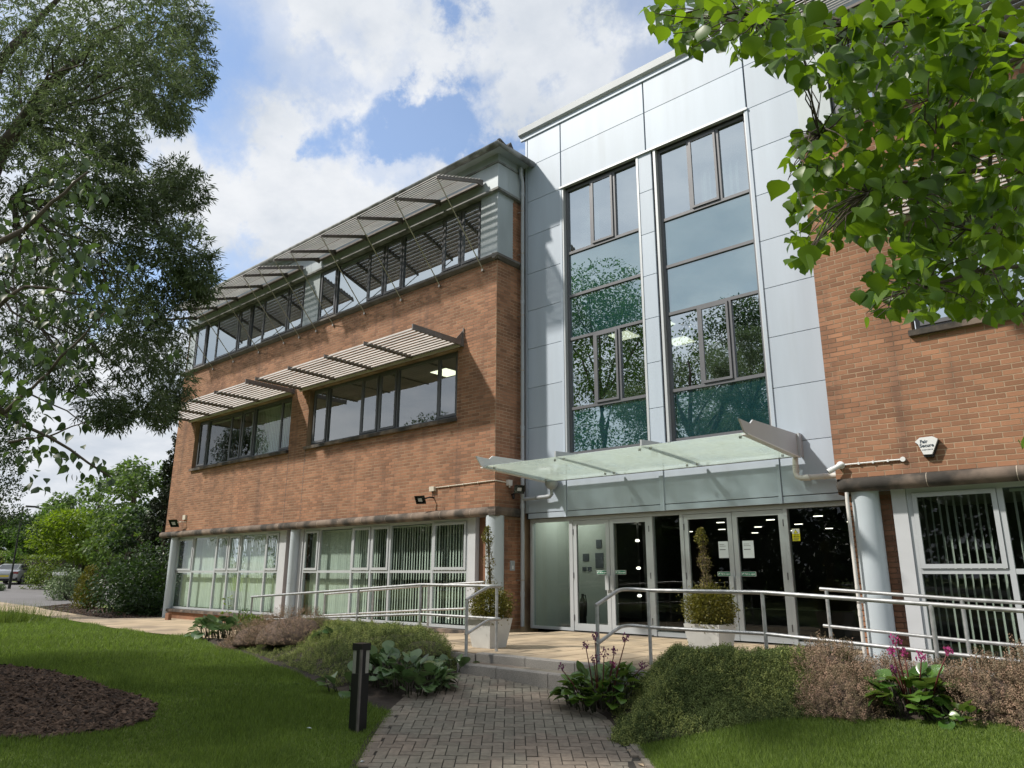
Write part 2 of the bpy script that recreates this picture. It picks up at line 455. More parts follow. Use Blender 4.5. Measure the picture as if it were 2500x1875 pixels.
M = dict(
    brick=pm('brick', (.305, .152, .088), .90, var=.22, scale=.8, tone=.25, bump=.25, bscale=120, stain=(.165, .095, .068), stain_hi=.76, col2=(.255, .128, .078), c2scale=.9, c2lo=.50, c2hi=.72),
    mortar=pm('mortar', (.40, .29, .20), .95, stain=(.20, .135, .095), var=.25, scale=2, bump=.3, bscale=80, col2=(.22, .15, .105), c2scale=1.2),
    stone=pm('weathered stone', (.20, .155, .125), .9, var=.3, scale=3, bump=.4, bscale=60, col2=(.05, .045, .04), c2scale=2.2, c2lo=.38, c2hi=.62, tone=.2),
    stone_joint=pm('pale pointing', (.55, .48, .40), .9),
    lip=pm('dark weathered lip', (.13, .12, .115), .8, var=.3, scale=3, bump=.2),
    panel=pm('silver panel', (.43, .50, .59), .50, metal=.05, var=.06, scale=1.3, tone=.05, stretch=(3, 3, .3), stain=(.36, .41, .46), stain_hi=.9),
    alu=pm('painted aluminium', (.50, .53, .56), .42, metal=.2, var=.05, scale=2),
    alu_dark=pm('bronze grey window frame', (.125, .13, .145), .45, metal=.2, var=.1, scale=3),
    fascia=pm('grey fascia', (.40, .45, .48), .45, metal=.15, var=.12, scale=1.5, stretch=(2, 2, .4)),
    pilaster=pm('white grey pilaster', (.52, .54, .57), .45, var=.05),
    gutter=pm('grey gutter', (.24, .25, .255), .6, var=.35, scale=5, col2=(.10, .105, .09), c2scale=3),
    roof=pm('dark roof tile', (.05, .048, .048), .8, var=.2),
    louvre=pm('louvre blade', (.44, .42, .40), .42, metal=.2, var=.2, scale=2.5, tone=.10),
    louvre_arm=pm('louvre arm', (.16, .145, .14), .55, metal=.2, var=.25, scale=6),
    rod=pm('stainless rod', (.36, .33, .30), .4, metal=.7, var=.2),
    column=pm('column paint', (.46, .52, .57), .45, var=.06, scale=2),
    pipe=pm('grey plastic pipe', (.36, .39, .43), .5, var=.08),
    pipe_white=pm('white plastic pipe', (.60, .59, .57), .5, var=.1),
    galv=pm('galvanised tube', (.42, .43, .44), .42, metal=.55, var=.28, scale=14),
    spandrel=spandrel_mat(),
    glass=glass_mat('window glass', (.90, .945, .925), 1.9),
    glass_hi=glass_mat('coated window glass', (.72, .80, .80), 9.0, coat_col=(.84, .94, 1.0)),
    glass_mid=glass_mat('half coated window glass', (.80, .88, .87), 3.4),
    glass_door=glass_mat('door glass', (.80, .84, .82), 1.5),
    glass_can=glass_mat('dirty canopy glass', (.90, .96, .93), 1.45, film=.60, film_col=(.80, .88, .82), rough=.08),
    interior=pm('interior wall', (.30, .31, .30), .8, var=.05),
    interior_dark=pm('interior dark', (.045, .045, .048), .7, var=.1),
    interior_white=pm('lobby white wall', (.62, .64, .60), .7, var=.04),
    ceil=pm('ceiling tile', (.42, .42, .41), .9, var=.05),
    carpet=pm('carpet', (.06, .065, .07), .95, var=.1),
    blind=pm('pale blind fabric', (.60, .64, .60), .7, var=.05, tone=.10),
    white=pm('white gloss paint', (.74, .75, .76), .35, var=.03),
    offwhite=pm('cream plastic', (.62, .57, .48), .5, var=.06),
    black=pm('black plastic', (.012, .012, .014), .4, var=.1),
    navy=pm('navy print', (.012, .03, .055), .5, var=0),
    green_sign=pm('green sign', (.005, .18, .10), .4, var=0),
    yellow_sign=pm('yellow sign', (.78, .72, .02), .45, var=0),
    paper=pm('white paper', (.72, .78, .82), .7, var=.02),
    grey_print=pm('grey print', (.12, .13, .15), .6, var=0),
    lens=pm('bollard lens', (.30, .30, .27), .4, var=.1),
    lamp_panel=emit_mat('lit ceiling panel', (1.0, .90, .66), 1.6),
    fill_lobby=emit_mat('added lobby fill panel', (.95, 1.0, .92), 3.0),  # glow of an added fill panel, no lamp known in that spot
    lamp_warm=emit_mat('lit warm lamp', (1.0, .93, .78), 3.5),
    planter=pm('white planter', (.56, .57, .56), .5, var=.10, scale=5, bump=.05, bscale=30),
    granite=pm('grey aggregate kerb', (.25, .24, .225), .9, var=.35, scale=90, bump=.6, bscale=140),
    flag=pm('buff paving', (.43, .34, .235), .9, var=.22, scale=1.6, tone=.10, bump=.3, bscale=60, col2=(.29, .235, .17), c2scale=1.1),
    flag_joint=pm('paving joint', (.12, .10, .08), .95, var=.2),
    paver=pm('block paver', (.205, .170, .138), .92, var=.22, scale=18, tone=.17, bump=.5, bscale=160, col2=(.195, .180, .146), c2scale=1.3, c2lo=.42, c2hi=.6),
    paver_joint=pm('paver joint', (.035, .033, .028), .95, var=.3, scale=6),
    asphalt=pm('asphalt', (.155, .15, .155), .92, var=.12, scale=.6, bump=.3, bscale=80),
    soil=pm('dark soil', (.035, .026, .02), .95, var=.4, scale=8, bump=.6, bscale=30),
    lawn=pm('lawn turf', (.125, .18, .038), .95, var=.4, scale=2.4, bump=.5, bscale=90, col2=(.16, .19, .055), c2scale=1.1),
    mulch=pm('bark mulch', (.085, .055, .038), .95, var=.35, scale=12, tone=.75, bump=.4, bscale=60),
    bark=pm('tree bark', (.075, .06, .048), .95, var=.3, scale=9, bump=.5, bscale=30),
    heather_core=pm('heather wood', (.085, .085, .040), .95, var=.5, scale=22, bump=.8, bscale=45),
    heather_core_b=pm('brown heather wood', (.11, .078, .060), .95, var=.5, scale=22, bump=.8, bscale=45),
    twig=pm('green twig', (.05, .06, .03), .8, var=.2),
)
# ================================================================== SETTING: ground, path, lawn, road
def sheet(name, poly, mat, off, step=0.6, kind='structure', fn=ground, label=None):
    """a polygon draped on the ground, off metres above it"""
    import bmesh
    bm = bmesh.new()
    vs = [bm.verts.new((p[0], p[1], 0)) for p in poly]
    bm.faces.new(vs)
    bmesh.ops.triangulate(bm, faces=bm.faces[:])
    for _ in range(7):
        es = [e for e in bm.edges if e.calc_length() > step]
        if not es or len(bm.faces) > 9000: break
        bmesh.ops.subdivide_edges(bm, edges=es, cuts=1, use_grid_fill=False)
        bmesh.ops.triangulate(bm, faces=bm.faces[:])
    xy = np.array([v.co[:2] for v in bm.verts])
    z = fn(xy[:, 0], xy[:, 1]) + off
    for v, h in zip(bm.verts, z): v.co.z = h
    bmesh.ops.recalc_face_normals(bm, faces=bm.faces[:])
    if sum(f.normal.z for f in bm.faces) < 0: bmesh.ops.reverse_faces(bm, faces=bm.faces[:])
    m = bpy.data.meshes.new(name); bm.to_mesh(m); bm.free(); m.materials.append(mat)
    o = obj(name, m)
    o['kind'] = kind
    if label: o['label'] = label
    return o
def axis_vals(a, b, fine0, fine1, step):
    v = list(np.arange(fine0, fine1 + .01, step))
    d = step
    x = fine0
    while x > a: d *= 1.5; x -= d; v.insert(0, x)
    d = step; x = fine1
    while x < b: d *= 1.5; x += d; v.append(x)
    return np.array(v)
gx = axis_vals(-700, 500, -30, 18, .5); gy = axis_vals(-500, 700, -16, 4, .5)
GX, GY = np.meshgrid(gx, gy, indexing='ij')
GZ = ground(GX, GY) - .03
GZ = np.where((GX > -16) & (GX < 20) & (GY > -2.4), GZ - .25, GZ)      # cut away under the building and terrace
idx = np.arange(GX.size).reshape(GX.shape)
gf = np.stack([idx[:-1, :-1], idx[1:, :-1], idx[1:, 1:], idx[:-1, 1:]], -1).reshape(-1, 4)
g_o = obj('ground', np_mesh('ground', np.stack([GX, GY, GZ], -1).reshape(-1, 3), gf, M['lawn'], smooth=True)); struct(g_o, 'grassy ground running back to the trees')

P2 = lambda u, v: tuple(gp(u, v)[:2])
# block path from the steps towards the viewer
path_poly = [(2.86, -3.70), (2.80, -4.05), P2(1085, 1668), P2(1010, 1692), P2(960, 1738), P2(915, 1815), P2(882, 1875), (6.8, -9.6), (9.4, -12.8), (11.6, -10.6),
             P2(1700, 1985), P2(1592, 1875), P2(1535, 1803), P2(1478, 1760), P2(1420, 1725), (5.06, -3.95), (5.06, -3.70)]
path_base = sheet('path', path_poly, M['paver_joint'], .004, label='block paved path leading to the entrance steps')
# left lawn
bed_l_front = [P2(478, 1560), P2(560, 1590), P2(660, 1622), P2(760, 1662), P2(850, 1702), P2(920, 1732)]
lawn_l = [P2(-120, 1486), P2(60, 1500), P2(200, 1522), P2(330, 1545), P2(480, 1562)] + bed_l_front[1:] + [P2(958, 1742), P2(912, 1816), P2(878, 1875), (6.7, -9.6), (3.0, -12.0), (-8, -12)]
lawn_lo = sheet('lawn', lawn_l, M['lawn'], -.006, label='mown lawn left of the block path')
lawn_r = [P2(1530, 1798), (6.30, -5.0), (6.60, -4.72), (6.95, -4.42), (7.35, -4.12), (7.8, -3.97), (8.35, -3.90), (8.95, -3.85), (9.6, -3.82), (11.5, -3.8), (14, -4), (14, -10.5), (11.7, -10.5), P2(1700, 1985), P2(1596, 1875)]
lawn_ro = sheet('lawn', lawn_r, M['lawn'], -.006, label='mown lawn right of the block path')
# bark mulch bed in the left lawn
mul = [P2(-150, 1640), P2(0, 1628), P2(110, 1640), P2(250, 1680), P2(350, 1708), P2(383, 1728), P2(365, 1758), P2(290, 1782), P2(130, 1802), P2(0, 1803), P2(-150, 1800)]
mul_o = sheet('mulch_bed', mul, M['soil'], .010, label='bark mulch bed cut into the left lawn')
# buff side path along the wing and out to the road
side = [(1.15, -3.0), (-4.1, -3.0), P2(470, 1556), P2(330, 1543), P2(200, 1520), P2(60, 1498), P2(-60, 1490), P2(-60, 1462), P2(90, 1483), P2(215, 1505), P2(265, 1511), P2(330, 1510), (-15.0, .25), (1.15, .25)]
def ramp_z(x, y):
    x = np.asarray(x, float)
    r = np.clip(-.055 * (1.15 - x), -.32, 0)
    g = ground(x, y) + .012
    t = smooth01((x + 5.2) / 1.0)
    return r * t + g * (1 - t)
side_o = sheet('path', side, M['flag'], .002, fn=ramp_z, label='buff paved path and ramp along the brick wing')
mul2 = [P2(90, 1483), P2(165, 1475), P2(190, 1476), (-15.2, 1.2), (-15.2, .05), P2(330, 1510), P2(265, 1511), P2(215, 1504)]
mul2_o = sheet('mulch_bed', mul2, M['soil'], .012, label='bark mulch strip under the big shrub by the wing')
road = [P2(-80, 1463), P2(90, 1482), P2(165, 1476), P2(190, 1474), (-20, 6), (-24, 14), (-44, 15), P2(150, 1428), P2(110, 1421), P2(-80, 1421)]
soil_edge = [P2(1012, 1690), P2(962, 1737), P2(917, 1814), P2(884, 1875), (6.75, -9.5), (6.55, -9.5), P2(852, 1875), P2(893, 1806), P2(944, 1735), P2(1000, 1688)]
sheet('soil_edge', soil_edge, M['soil'], .006, step=.3, label='worn strip of bare soil between lawn and path')
road_o = sheet('road', road, M['asphalt'], .006, step=2.0, label='grey car park road beyond the lawn')

# ------------------------------------------------------------------ mulch chips (loose, uncountable)
def in_view(pts, pad=40):
    d = np.asarray(pts) - CAM
    z = d @ FWD; u = W_PX / 2 + F_PX * (d @ RGT) / np.maximum(z, .05); v = H_PX / 2 - F_PX * (d @ UPV) / np.maximum(z, .05)
    return (z > .1) & (u > -pad) & (u < W_PX + pad) & (v > -pad) & (v < H_PX + pad)
def poly_points(poly, n, zf=ground, view=True, near=False):
    a = np.array([p[:2] for p in poly]); lo, hi = a.min(0), a.max(0)
    out = []
    tot = 0
    for _ in range(60):
        q = rng.uniform(lo, hi, (n * 2, 2))
        q = q[in_poly(q[:, 0], q[:, 1], poly)]
        z = zf(q[:, 0], q[:, 1])
        p3 = np.column_stack([q, z])
        if view: p3 = p3[in_view(p3)]
        if near:
            d = np.linalg.norm(p3 - CAM, axis=1)
            p3 = p3[rng.uniform(0, 1, len(p3)) < np.minimum(1, (near / d) ** 2)]
        out.append(p3); tot += len(p3)
        if tot >= n: break
    return np.concatenate(out)[:n]
box_v = np.array([(-.5, -.5, 0), (.5, -.5, 0), (.5, .5, 0), (-.5, .5, 0), (-.42, -.42, 1), (.42, -.42, 1), (.42, .42, 1), (-.42, .42, 1)], float)
box_f = np.array([(4, 5, 6, 7), (0, 1, 5, 4), (1, 2, 6, 5), (2, 3, 7, 6), (3, 0, 4, 7)])
def rand_rot(n, tilt):
    a = rng.uniform(0, 2 * np.pi, n)
    yd = np.column_stack([np.cos(a), np.sin(a), rng.normal(0, tilt, n)])
    return frames(yd, jitter=tilt)
for (pol, cnt, nm) in ((mul, 5200, 'bark chips covering the bed in the left lawn'), (mul2, 1500, 'bark chips under the big shrub by the wing')):
    pts = poly_points(pol, cnt)
    n = len(pts)
    sc_ = np.column_stack([rng.uniform(.012, .045, n), rng.uniform(.04, .14, n), rng.uniform(.005, .02, n)])
    V, Fc = scatter(box_v, box_f, pts + [0, 0, .012], rand_rot(n, .38), sc_)
    o = obj('bark_chips', np_mesh('bark_chips', V, Fc, M['mulch'], np.repeat(rng.uniform(0, 1, n), 5)))
    tag(o, nm, 'bark mulch', kind='stuff')

# ------------------------------------------------------------------ steps, terrace
terr = MB(); terr.box(1.15, 6.78, -3.34, 0.95, -.6, -.012)
terr_o = struct(terr.build('terrace', M['flag_joint']), 'buff paved terrace in front of the entrance doors')
fl_meshes = []
for k in range(4):
    b = MB(); t = k / 4 + .05
    hw, hd = .196, .196
    b.add([(-hw, -hd, -.02), (hw, -hd, -.02), (hw, hd, -.02), (-hw, hd, -.02), (-hw + .005, -hd + .005, 0), (hw - .005, -hd + .005, 0), (hw - .005, hd - .005, 0), (-hw + .005, hd - .005, 0)],
          [(4, 5, 6, 7), (0, 1, 5, 4), (1, 2, 6, 5), (2, 3, 7, 6), (3, 0, 4, 7)], t)
    fl_meshes.append(b.mesh('flagstone', M['flag']))
i = 0
for ix in range(14):
    for iy in range(11):
        x = 1.36 + ix * .402; y = -3.12 + iy * .402 + (.2 if ix % 2 else 0) * 0
        if x > 6.72 or y > .85: continue
        o = obj('flagstone', random.choice(fl_meshes), terr_o); o.location = (x, y, random.uniform(-.001, .002)); i += 1
steps = struct(MB().box(2.80, 5.10, -3.70, -3.35, -.45, -.122).build('steps', M['flag_joint']), 'two shallow grey stone steps up to the terrace')
def kerb_mesh(L, d, h):
    b = MB(); r = .012
    b.prism([(-d, -h), (0, -h), (0, 0), (-d + r, 0), (-d, -r)], 'x', 0, L)
    return b.mesh('kerb_stone', M['granite'])
for (x0, x1) in ((2.83, 3.72), (3.725, 4.53), (4.535, 5.08)):
    obj('kerb_stone', kerb_mesh(x1 - x0 - .006, .14, .25), steps, loc=(x0, -3.26, .002))
for (x0, x1) in ((2.78, 3.50), (3.505, 4.36), (4.365, 5.10)):
    obj('kerb_stone', kerb_mesh(x1 - x0 - .006, .12, .30), steps, loc=(x0, -3.60, -.108))
for k in range(11):                                              # small setts on the tread
    b = MB(); b.box(0, .195, 0, .195, -.03, 0, .3 + .05 * (k % 5))
    obj('sett', b.mesh('sett', M['paver']), steps, loc=(2.84 + k * .2, -3.598, -.112))
# low edge of the terrace and ramp towards the planting
edge = MB()
edge.box(5.10, 6.80, -3.40, -3.30, -.7, -.02); edge.box(1.15, 2.80, -3.40, -3.342, -.7, -.02)
edge.box(-4.2, 1.148, -3.12, -3.02, -.7, -.06)
edge.build('edge_kerb', M['granite'], terr_o)

# ------------------------------------------------------------------ herringbone pavers
A_ = np.array([RGT[0], RGT[1]]); A_ = A_ / np.linalg.norm(A_); B_ = np.array([-A_[1], A_[0]])
org = np.array([5.6, -6.2]); w = .1005
blk = []
for ix in range(-60, 60):
    for iy in range(-60, 60):
        k = (ix - iy) % 4
        if k == 0: c = ((ix + 1) * w, (iy + .5) * w, 0)
        elif k == 2: c = ((ix + .5) * w, iy * w, 1)
        else: continue
        p = org + A_ * c[0] + B_ * c[1]
        blk.append((p[0], p[1], c[2]))
blk = np.array(blk)
pp = np.array(path_poly); cen = pp.mean(0)
inside = in_poly(blk[:, 0], blk[:, 1], path_poly) & (blk[:, 1] < -3.66)
blk = blk[inside]
z = ground(blk[:, 0], blk[:, 1])
p3 = np.column_stack([blk[:, :2], z])
vis = in_view(p3, 60)
blk, p3 = blk[vis], p3[vis]
order = np.argsort(np.linalg.norm(p3 - CAM, axis=1)); blk, p3 = blk[order], p3[order]
L2, W2 = .0985, .0485
pv = np.array([(-L2, -W2, -.03), (L2, -W2, -.03), (L2, W2, -.03), (-L2, W2, -.03), (-L2 + .003, -W2 + .003, .010), (L2 - .003, -W2 + .003, .010), (L2 - .003, W2 - .003, .010), (-L2 + .003, W2 - .003, .010)])
# ground normal frame
gs = np.array([-.073 * .73, .073 * .68])
def paver_rot(kind):
    ax = A_ if kind == 0 else B_
    x = np.array([ax[0], ax[1], ax @ gs]); x /= np.linalg.norm(x)
    n = np.array([-gs[0], -gs[1], 1.0]); n /= np.linalg.norm(n)
    y = np.cross(n, x)
    return np.column_stack([x, y, n])
RP = [paver_rot(0), paver_rot(1)]
pm_list = []
for k in range(6):
    b = MB(); b.add(pv, [(4, 5, 6, 7), (0, 1, 5, 4), (1, 2, 6, 5), (2, 3, 7, 6), (3, 0, 4, 7)], k / 6)
    pm_list.append(b.mesh('paver', M['paver']))
for k in range(min(300, len(blk))):
    Rm = Matrix(RP[int(blk[k, 2])].tolist()).to_4x4()
    tilt = Matrix.Rotation(random.gauss(0, .008), 4, 'X') @ Matrix.Rotation(random.gauss(0, .006), 4, 'Y')
    obj('paver', random.choice(pm_list), path_base, mat4=Matrix.Translation((p3[k, 0], p3[k, 1], p3[k, 2] + .004 + random.gauss(0, .0012))) @ Rm @ tilt)
rest = slice(300, None)
rk = blk[rest, 2].astype(int)
if len(rk):
    V, Fc = scatter(pv, box_f, p3[rest] + np.column_stack([np.zeros((len(rk), 2)), .004 + rng.normal(0, .0012, len(rk))]), np.array(RP)[rk], np.ones(len(rk)))
    o = obj('pavers', np_mesh('pavers', V, Fc, M['paver'], np.repeat(rng.uniform(0, 1, len(rk)), 5)), path_base); o['kind'] = 'stuff'
# stretcher edging along both sides of the path
edge_pts = []
for line in ([P2(1420, 1725), P2(1478, 1760), P2(1535, 1803), P2(1592, 1875), P2(1700, 1985)], [P2(1010, 1692), P2(960, 1738), P2(915, 1815), P2(882, 1875)]):
    for a, b_ in zip(line[:-1], line[1:]):
        a, b_ = np.array(a), np.array(b_); n = max(1, int(round(np.linalg.norm(b_ - a) / .205)))
        for k in range(n):
            edge_pts.append((a + (b_ - a) * (k + .5) / n, b_ - a))
for p, d in edge_pts:
    d = d / np.linalg.norm(d); x = np.array([d[0], d[1], d @ gs]); x /= np.linalg.norm(x); nrm = np.array([-gs[0], -gs[1], 1.]); nrm /= np.linalg.norm(nrm)
    Rm = Matrix(np.column_stack([x, np.cross(nrm, x), nrm]).tolist()).to_4x4()
    obj('edging_paver', random.choice(pm_list), path_base, mat4=Matrix.Translation((p[0], p[1], float(ground(p[0], p[1])) + .006)) @ Rm)

# ================================================================== BRICK WINGS
CO_H, CO_L, JT = .0735, .2235, .010
br_meshes = {}
def brick_mesh(L, k, face):
    key = (round(L, 4), k, face)
    if key not in br_meshes:
        h = CO_H - JT; c = .0022; b = MB()
        l2, h2 = L / 2, h / 2
        if face == 'y':
            vs = [(-l2, .010, -h2), (l2, .010, -h2), (l2, .010, h2), (-l2, .010, h2), (-l2 + c, 0, -h2 + c), (l2 - c, 0, -h2 + c), (l2 - c, 0, h2 - c), (-l2 + c, 0, h2 - c)]
            fs = [(4, 5, 6, 7), (0, 1, 5, 4), (1, 2, 6, 5), (2, 3, 7, 6), (3, 0, 4, 7)]
        else:
            vs = [(-.010, -l2, -h2), (-.010, l2, -h2), (-.010, l2, h2), (-.010, -l2, h2), (0, -l2 + c, -h2 + c), (0, l2 - c, -h2 + c), (0, l2 - c, h2 - c), (0, -l2 + c, h2 - c)]
            fs = [(4, 5, 6, 7), (0, 1, 5, 4), (1, 2, 6, 5), (2, 3, 7, 6), (3, 0, 4, 7)]
        b.add(vs, fs, k / 8)
        br_meshes[key] = b.mesh('brick', M['brick'])
    return br_meshes[key]
def brick_list(a0, a1, z0, z1, openings, start_half=0):
    """stretcher bond between a0..a1 along the wall, z0..z1; returns (centre, length, z)"""
    out = []
    nrow = int(round((z1 - z0) / CO_H))
    for r in range(nrow):
        zc = z0 + (r + .5) * CO_H
        spans = [(a0, a1)]
        for (o0, o1, b0, b1) in openings:
            if b0 - .01 < zc < b1 + .01:
                ns = []
                for s0, s1 in spans:
                    if o1 <= s0 or o0 >= s1: ns.append((s0, s1)); continue
                    if o0 > s0: ns.append((s0, o0))
                    if o1 < s1: ns.append((o1, s1))
                spans = ns
        off = a0 - (CO_L / 2 if (r + start_half) % 2 else 0)
        for s0, s1 in spans:
            k = math.floor((s0 - off) / CO_L)
            x = off + k * CO_L
            while x < s1 - .02:
                b0, b1 = max(x, s0), min(x + CO_L, s1)
                if b1 - b0 > .04: out.append(((b0 + b1) / 2, b1 - b0 - JT, zc))
                x += CO_L
    return out
def lay_bricks(parent, items, indiv, label=None):
    """items: (face, centre xyz, length). The nearest ones become objects of their own, the rest one mesh"""
    pos = np.array([it[1] for it in items])
    d = np.linalg.norm(pos - CAM, axis=1)
    # only individuals one can see
    seen = in_view(pos, 0)
    order = np.argsort(np.where(seen, d, 1e6))
    chosen = set(order[:indiv].tolist())
    mb = {'y': ([], []), 'x': ([], [])}
    V, Fc, T = [], [], []
    for i, (face, c, L) in enumerate(items):
        k = random.randrange(8)
        if i in chosen:
            L = {True: .2135, False: L}[abs(L - .2135) < .012]
            L = .10175 if abs(L - .10175) < .01 else L
            obj('brick', brick_mesh(L, k, face), parent, loc=(c[0] + (random.gauss(0, .0004) if face == 'x' else 0), c[1] + (random.gauss(0, .0004) if face == 'y' else 0), c[2]))
        else:
            h2, l2, e = (CO_H - JT) / 2, L / 2, .0022
            j = random.gauss(0, .0004)
            o = len(V)
            if face == 'y':
                V += [(c[0] - l2, c[1] + .01, c[2] - h2), (c[0] + l2, c[1] + .01, c[2] - h2), (c[0] + l2, c[1] + .01, c[2] + h2), (c[0] - l2, c[1] + .01, c[2] + h2),
                      (c[0] - l2 + e, c[1] + j, c[2] - h2 + e), (c[0] + l2 - e, c[1] + j, c[2] - h2 + e), (c[0] + l2 - e, c[1] + j, c[2] + h2 - e), (c[0] - l2 + e, c[1] + j, c[2] + h2 - e)]
            else:
                V += [(c[0] - .01, c[1] - l2, c[2] - h2), (c[0] - .01, c[1] + l2, c[2] - h2), (c[0] - .01, c[1] + l2, c[2] + h2), (c[0] - .01, c[1] - l2, c[2] + h2),
                      (c[0] + j, c[1] - l2 + e, c[2] - h2 + e), (c[0] + j, c[1] + l2 - e, c[2] - h2 + e), (c[0] + j, c[1] + l2 - e, c[2] + h2 - e), (c[0] + j, c[1] - l2 + e, c[2] + h2 - e)]
            Fc += [(o + 4, o + 5, o + 6, o + 7), (o, o + 1, o + 5, o + 4), (o + 1, o + 2, o + 6, o + 5), (o + 2, o + 3, o + 7, o + 6), (o + 3, o, o + 4, o + 7)]
            T += [random.random()] * 5
    o = obj('brickwork', np_mesh('brickwork', np.array(V), np.array(Fc), M['brick'], np.array(T)), parent); o['kind'] = 'stuff'
def backing(a0, a1, z0, z1, openings, y, depth=.22):
    """mortar plane with openings and their reveals"""
    b = MB()
    xs = sorted({a0, a1, *[v for o in openings for v in o[:2]]}); zs = sorted({z0, z1, *[v for o in openings for v in o[2:]]})
    for i in range(len(xs) - 1):
        for j in range(len(zs) - 1):
            cx, cz = (xs[i] + xs[i + 1]) / 2, (zs[j] + zs[j + 1]) / 2
            if any(o[0] < cx < o[1] and o[2] < cz < o[3] for o in openings): continue
            b.quad((xs[i], y, zs[j]), (xs[i + 1], y, zs[j]), (xs[i + 1], y, zs[j + 1]), (xs[i], y, zs[j + 1]))
            b.quad((xs[i + 1], y + depth, zs[j]), (xs[i], y + depth, zs[j]), (xs[i], y + depth, zs[j + 1]), (xs[i + 1], y + depth, zs[j + 1]))
    for (x0, x1, b0, b1) in openings:
        b.quad((x0, y, b0), (x0, y, b1), (x0, y + depth, b1), (x0, y + depth, b0))
        b.quad((x1, y, b1), (x1, y, b0), (x1, y + depth, b0), (x1, y + depth, b1))
        b.quad((x0, y, b1), (x1, y, b1), (x1, y + depth, b1), (x0, y + depth, b1))
        b.quad((x1, y, b0), (x0, y, b0), (x0, y + depth, b0), (x1, y + depth, b0))
    return b
def window_unit(parent, xs, zs, y, frame_mat, glass, casements=(), fw=.055, fd=.07, pane_mats=None, axis='y', name='window'):
    """a framed window: mullions at xs, transoms at zs; casements: (col,row) cells with a sash of their own"""
    f = MB()
    f.box(xs[0] - fw / 2, xs[-1] + fw / 2, y, y + fd, zs[0] - fw / 2, zs[0] + fw / 2)
    f.box(xs[0] - fw / 2, xs[-1] + fw / 2, y, y + fd, zs[-1] - fw / 2, zs[-1] + fw / 2)
    for zc in zs[1:-1]:
        f.box(xs[0] + fw / 2, xs[-1] - fw / 2, y + .002, y + fd, zc - fw / 2, zc + fw / 2)
    for k, xc in enumerate(xs):
        f.box(xc - fw / 2, xc + fw / 2, y - (.003 if 0 < k < len(xs) - 1 else 0), y + fd, zs[0] + fw / 2, zs[-1] - fw / 2)
    wo = f.build(name, frame_mat, parent)
    for i in range(len(xs) - 1):
        for j in range(len(zs) - 1):
            x0, x1, z0, z1 = xs[i] + fw / 2, xs[i + 1] - fw / 2, zs[j] + fw / 2, zs[j + 1] - fw / 2
            g = glass if pane_mats is None else pane_mats.get((i, j), glass)
            if (i, j) in casements:
                s = MB(); e = .058; yy = y - .022
                a0, a1, c0, c1 = x0 + .006, x1 - .006, z0 + .006, z1 - .006
                s.box(a0, a1, yy, yy + .05, c0, c0 + e); s.box(a0, a1, yy, yy + .05, c1 - e, c1)
                s.box(a0, a0 + e, yy, yy + .05, c0 + e, c1 - e); s.box(a1 - e, a1, yy, yy + .05, c0 + e, c1 - e)
                s.build('sash', frame_mat, wo)
                x0, x1, z0, z1, yp = a0 + e - .005, a1 - e + .005, c0 + e - .005, c1 - e + .005, yy + .02
            else:
                yp = y + .035
            tl = random.gauss(0, .0012)
            p = MB(); p.box(x0 - .002, x1 + .002, yp, yp + .010, z0 - .002, z1 + .002)
            p.build('pane', g, wo)
    return wo
def blind(label, x0, x1, z0, z1, y, ang_fn, pitch=.092, wd=.089, group='vertical blinds', skip=lambda x: False):
    t = thing('vertical_blind', label, 'blind', ((x0 + x1) / 2, y, z0), group)
    hr = MB(); hr.box(x0, x1, y - .02, y + .02, z1, z1 + .035); hr.build('head_rail', M['white'], t)
    ms = []
    for k in range(3):
        b = MB(); hw = wd / 2
        b.add([(-hw, 0, 0), (0, .006, 0), (hw, 0, 0), (-hw, 0, z1 - z0), (0, .006, z1 - z0), (hw, 0, z1 - z0)], [(0, 1, 4, 3), (1, 2, 5, 4)], k / 3)
        ms.append(b.mesh('slat', M['blind']))
    x = x0 + .05
    while x < x1 - .02:
        if not skip(x):
            o = obj('slat', random.choice(ms), t, mat4=Matrix.Translation((x + random.gauss(0, .004), y, z0)) @ Matrix.Rotation(math.radians(ang_fn(x) + random.gauss(0, 3)), 4, 'Z'))
        x += pitch
    return t
def stone_band(parent, x0, x1, z0, z1, y, proj=.12, seg=.93, name='band_stone'):
    """half-round stone roll laid in lengths"""
    r = (z1 - z0) / 2; zc = (z0 + z1) / 2
    prof = [(y + .03, z0), (y - proj + r * .8, z0)] + [(y - proj + r - r * math.cos(a) if False else y - proj + r * (1 - math.cos(a)) , zc - r * math.sin(a)) for a in []]
    prof = [(y + .03, z0)]
    for k in range(9):
        a = math.pi / 2 - k * math.pi / 8
        prof.append((y - (proj - r) - r * math.cos(a) , zc - r * math.sin(a)))
    prof.append((y + .03, z1))
    x = x0; k = 0
    while x < x1 - .01:
        xe = min(x + seg, x1)
        b = MB(); b.prism(prof, 'x', x + .004, xe - .004, random.random())
        b.build(name, M['stone'], parent, smooth=40)
        if xe < x1 - .01:
            j = MB(); s = .985
            j.prism([((p[0] - (y - proj + r)) * s + (y - proj + r), (p[1] - zc) * s + zc) for p in prof], 'x', xe - .005, xe + .005); j.build('band_joint', M['stone_joint'], parent)
        x = xe; k += 1

ZB1, ZB2 = 2.42, 7.94
